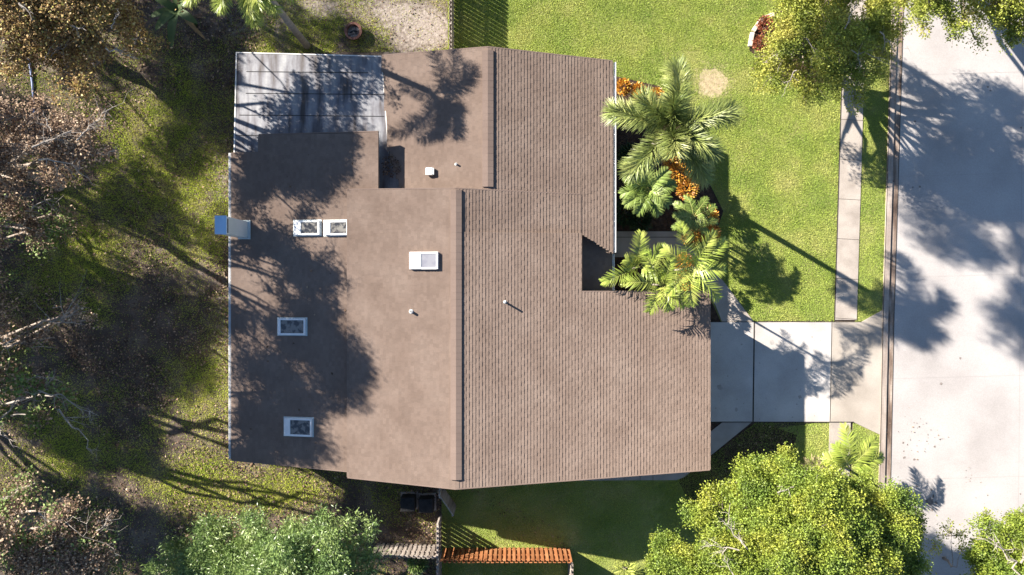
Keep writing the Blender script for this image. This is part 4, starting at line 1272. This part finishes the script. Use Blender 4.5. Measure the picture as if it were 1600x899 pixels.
def ac_unit(px, py, label):
    p = W(px, py, 0)
    t = thing('air_conditioner', label, 'air conditioner', (p.x, p.y, 0), .02, 'air conditioners beside the house')
    bm = bmesh.new(); add_box(bm, -.36, -.36, .06, .36, .36, .78, bevel=.03); obj('cabinet', bm, M['fabric'], t)
    bm = bmesh.new(); add_tube(bm, [(0, 0, .782), (0, 0, .80)], [.30, .29], 20); obj('fan_guard', bm, M['black'], t)
    bm = bmesh.new()
    for k in range(6):
        a = math.pi * k / 6
        add_tube(bm, [(-.29 * math.cos(a), -.29 * math.sin(a), .806), (.29 * math.cos(a), .29 * math.sin(a), .806)], .006, 4)
    obj('grille', bm, M['fabric'], t)
    bm = bmesh.new(); add_box(bm, -.45, -.45, 0, .45, .45, .055); obj('pad', bm, M['porch'], t)
ac_unit(640, 782, 'dark air conditioner nearer to the left below the south roof edge')
ac_unit(668, 784, 'dark air conditioner next to the wooden gate below the roof')


# ================================================================== GRASS AND FALLEN LEAVES
def blades(name, poly, density, m, label, seed, mask=None, hmin=.018, hmax=.05, wid=.026, z0=.012, excl=(), tilt=.9):
    rng = np.random.default_rng(seed)
    P = np.array(poly)
    x0, y0, x1, y1 = P[:, 0].min(), P[:, 1].min(), P[:, 0].max(), P[:, 1].max()
    n = int((x1 - x0) * (y1 - y0) * density)
    x, y = rng.uniform(x0, x1, n), rng.uniform(y0, y1, n)
    k = in_poly(x, y, poly)
    for e in excl: k &= ~in_poly(x, y, e)
    if mask is not None: k &= rng.random(n) < mask(x, y)
    x, y = x[k], y[k]; n = len(x)
    az = rng.uniform(0, 2 * np.pi, n)
    h = rng.uniform(hmin, hmax, n) * (.75 + .5 * fbm(x, y, .5, seed + 9))
    lean = rng.uniform(.25, 1.3, n) * tilt * h
    wd = wid * rng.uniform(.7, 1.3, n) / 2
    V = np.empty((n, 3, 3))
    ca, sa = np.cos(az), np.sin(az)
    V[:, 0] = np.stack([x - sa * wd, y + ca * wd, np.full(n, z0)], 1)
    V[:, 1] = np.stack([x + sa * wd, y - ca * wd, np.full(n, z0)], 1)
    V[:, 2] = np.stack([x + ca * lean, y + sa * lean, z0 + h], 1)
    o = npmesh(name, V.reshape(-1, 3), np.arange(n * 3).reshape(n, 3), m, None, n=3)
    tag(o, label, 'grass', kind='stuff')
    return o


dry_c = W(1113, 130)
def lawn_mask(x, y):
    d = np.hypot((x - dry_c.x) / 1.0, (y - dry_c.y) / 1.0)
    return np.clip(.78 + .6 * fbm(x, y, 1.6, 3), 0, 1) * np.where(d < .74 + .4 * (fbm(x, y, .5, 8) - .5), .06, 1)
bed_polys = [G((955, 118), (1030, 135), (1080, 230), (1130, 330), (1120, 362), (1066, 362), (955, 362)),
             G((930, 360), (1066, 360), (1080, 386), (1105, 410), (1132, 440), (1180, 505), (930, 505)),
             G((1170, 78), (1176, 50), (1190, 28), (1215, 18), (1300, 10), (1300, 130), (1220, 130)),
             [(-20, -8), (4.3, -8), (4.3, 10.2), (-20, 10.2)]]
blades('grass', G((700, -110), (sx(1303, -110), -110), (sx(1303.5, 500), 502), (1110, 502), (960, 502), (700, 80)), 1900, M['grass'],
       'clipped green lawn between the house and the sidewalk', 101, lawn_mask, excl=bed_polys)
vm = lambda x, y: np.clip(1.5 * fbm(x, y, 1.4, 13) + .1, 0.15, 1)
blades('grass', G((sx(1339, -110), -110), (sx(1377.5, -110), -110), (1377, 484), (1345, 502), (1337, 502)), 1900, M['grass'], 'strip of grass between sidewalk and kerb', 102, vm)
blades('grass', G((690, 752), (1056, 752), (1128, 700), (1180, 660.5), (1298, 660.5), (sx(1298, 1000), 1000), (690, 1000)), 1500, M['grass'], 'shaded side lawn between the roof and the orange fence', 103,
       lambda x, y: np.clip(1.6 * fbm(x, y, 1.5, 23) - .05, .12, 1), z0=.02)
blades('grass', G((1333, 661), (1374, 680), (sx(1374, 920), 920), (sx(1333, 920), 920)), 1700, M['grass'], 'grass strip beside the south sidewalk', 104, vm)
sand_p = G((600, 20), (640, 8), (690, 20), (704, 50), (690, 74), (640, 76), (612, 62), (594, 40))
blades('grass', G((430, -90), (704, -90), (704, 80), (430, 84)), 1500, M['grass_back'], 'patchy grass around the fire pit', 105,
       lambda x, y: np.clip(2.6 * fbm(x, y, 1.3, 33) - .55, .03, 1) * (1 - .9 * np.clip(sand_f(x, y) * 1.6, 0, 1)), z0=.008)
sun_patch_at = lambda x, y: sum(gauss(x, y, *g) for g in ((215, 245, 120, 110), (120, 400, 70, 60), (320, 610, 50, 50), (120, 690, 70, 60), (310, 750, 70, 45), (440, 770, 70, 30), (460, 70, 60, 30), (330, 330, 40, 60)))  # grass density follows the sun patches, standing in for their brighter light
back_m = lambda x, y: np.clip((3.4 * fbm(x, y, 1.5, 43) - 1.15) * .35 + np.clip(sun_patch_at(x, y), 0, 1) * np.clip(3.2 * fbm(x, y, .9, 44) - .45, 0, 1), .04, 1)
blades('grass', G((-90, -90), (430, -90), (430, 120), (380, 250), (372, 700), (700, 745), (700, 980), (-90, 980)), 1500, M['grass_back'], 'garden grass behind the house, thickened where sun patches fall', 106,
       back_m, hmin=.02, hmax=.06, z0=.008, excl=[[(-12.9, -7.9), (-2, -7.9), (-2, 11), (-12.9, 11)]])


def litter(name, poly, density, label, seed, mask=None, size=.1, z=.03, zspread=.04, zfun=None, m='litter', up=1.6):
    rng = np.random.default_rng(seed)
    P = np.array(poly)
    x0, y0, x1, y1 = P[:, 0].min(), P[:, 1].min(), P[:, 0].max(), P[:, 1].max()
    n = int((x1 - x0) * (y1 - y0) * density)
    x, y = rng.uniform(x0, x1, n), rng.uniform(y0, y1, n)
    k = in_poly(x, y, poly)
    if mask is not None: k &= rng.random(n) < mask(x, y)
    x, y = x[k], y[k]; n = len(x)
    zz = (zfun(x, y) if zfun else 0) + z + rng.uniform(0, zspread, n)
    az = rng.uniform(0, 2 * np.pi, n); e = rng.normal(size=n) * .3
    d = np.stack([np.cos(az) * np.cos(e), np.sin(az) * np.cos(e), np.sin(e)], 1)
    ln = size * rng.uniform(.45, 1.25, n)
    v, f = leaf_quads(np.stack([x, y, zz], 1), d, ln, ln * .65, np.pi / 2 + rng.normal(size=n) * .5 - np.pi / 2, cup=.2)
    return tag(npmesh(name, v, f, M[m]), label, 'fallen leaves', kind='stuff')
litter('leaf_litter', G((-90, -90), (430, -90), (430, 120), (380, 250), (366, 720), (690, 760), (690, 980), (-90, 980)), 120, 'brown fallen leaves over the garden behind the house', 111,
       lambda x, y: (1 - .8 * np.clip(sun_patch_at(x, y), 0, 1)) * np.clip(2.6 * fbm(x, y, 2.0, 53) - .75, .12, 1), size=.12)  # leaves thinned in the sun patches, so shaded ground stays darker brown
litter('leaf_litter', G((430, -20), (704, -20), (704, 78), (430, 80)), 22, 'scattered leaves around the fire pit', 112, lambda x, y: np.clip(2 * fbm(x, y, 1.3, 54) - .4, .1, 1), size=.1)
litter('leaf_litter', G((1380, 90), (1398, 90), (1393, 700), (1374, 720)), 30, 'leaf bits caught in the street gutter', 113, lambda x, y: np.clip(4 * fbm(x, y, 1.1, 55) - 1.9, .01, 1), size=.07, z=.045, zspread=.01)
litter('leaf_litter', G((1400, 560), (1500, 700), (1560, 800), (1400, 800)), 9, 'leaf bits scattered on the street', 114, lambda x, y: np.clip(5 * fbm(x, y, 1.0, 56) - 2.6, .02, 1), size=.09, z=.026, zspread=.01)
litter('leaf_litter', G((1180, 664), (1250, 664), (1240, 730), (1120, 740)), 60, 'brown leaves on the bed beside the driveway', 115, None, size=.1)
litter('leaf_litter', G((690, 745), (760, 790), (860, 870), (930, 880), (880, 830), (760, 770)), 40, 'dry leaves along the side lawn', 116, lambda x, y: np.clip(3 * fbm(x, y, 1.3, 58) - 1.0, 0, 1), size=.09)
hx = lambda x, y: np.maximum(np.array([P_nw.z(a) for a in x]), np.array([P_mt.z(a) for a in x]))
a_, b_ = P_nw.at(598, 246), P_nw.at(632, 272)
litter('leaf_litter', [(a_.x, b_.y), (b_.x - .3, b_.y - .2), (b_.x - .1, b_.y + .4), (a_.x + .5, a_.y + .1), (a_.x, a_.y)], 260, 'rust brown leaves gathered in the roof valley', 117, None, size=.1, zfun=hx, z=.03)
litter('leaf_litter', [(xr0 + .3, -7.8), (xr2, -7.8), (xr2, 6.2), (xr0 + .3, 6.2)], .35, 'few pale leaves lying on the rear roof', 118, None, size=.12, zfun=lambda x, y: P_re.z(x), z=.03, zspread=.01)
for ob in [o for o in C.objects if o.type == 'MESH' and o.name.startswith('leaf_litter')]: pass
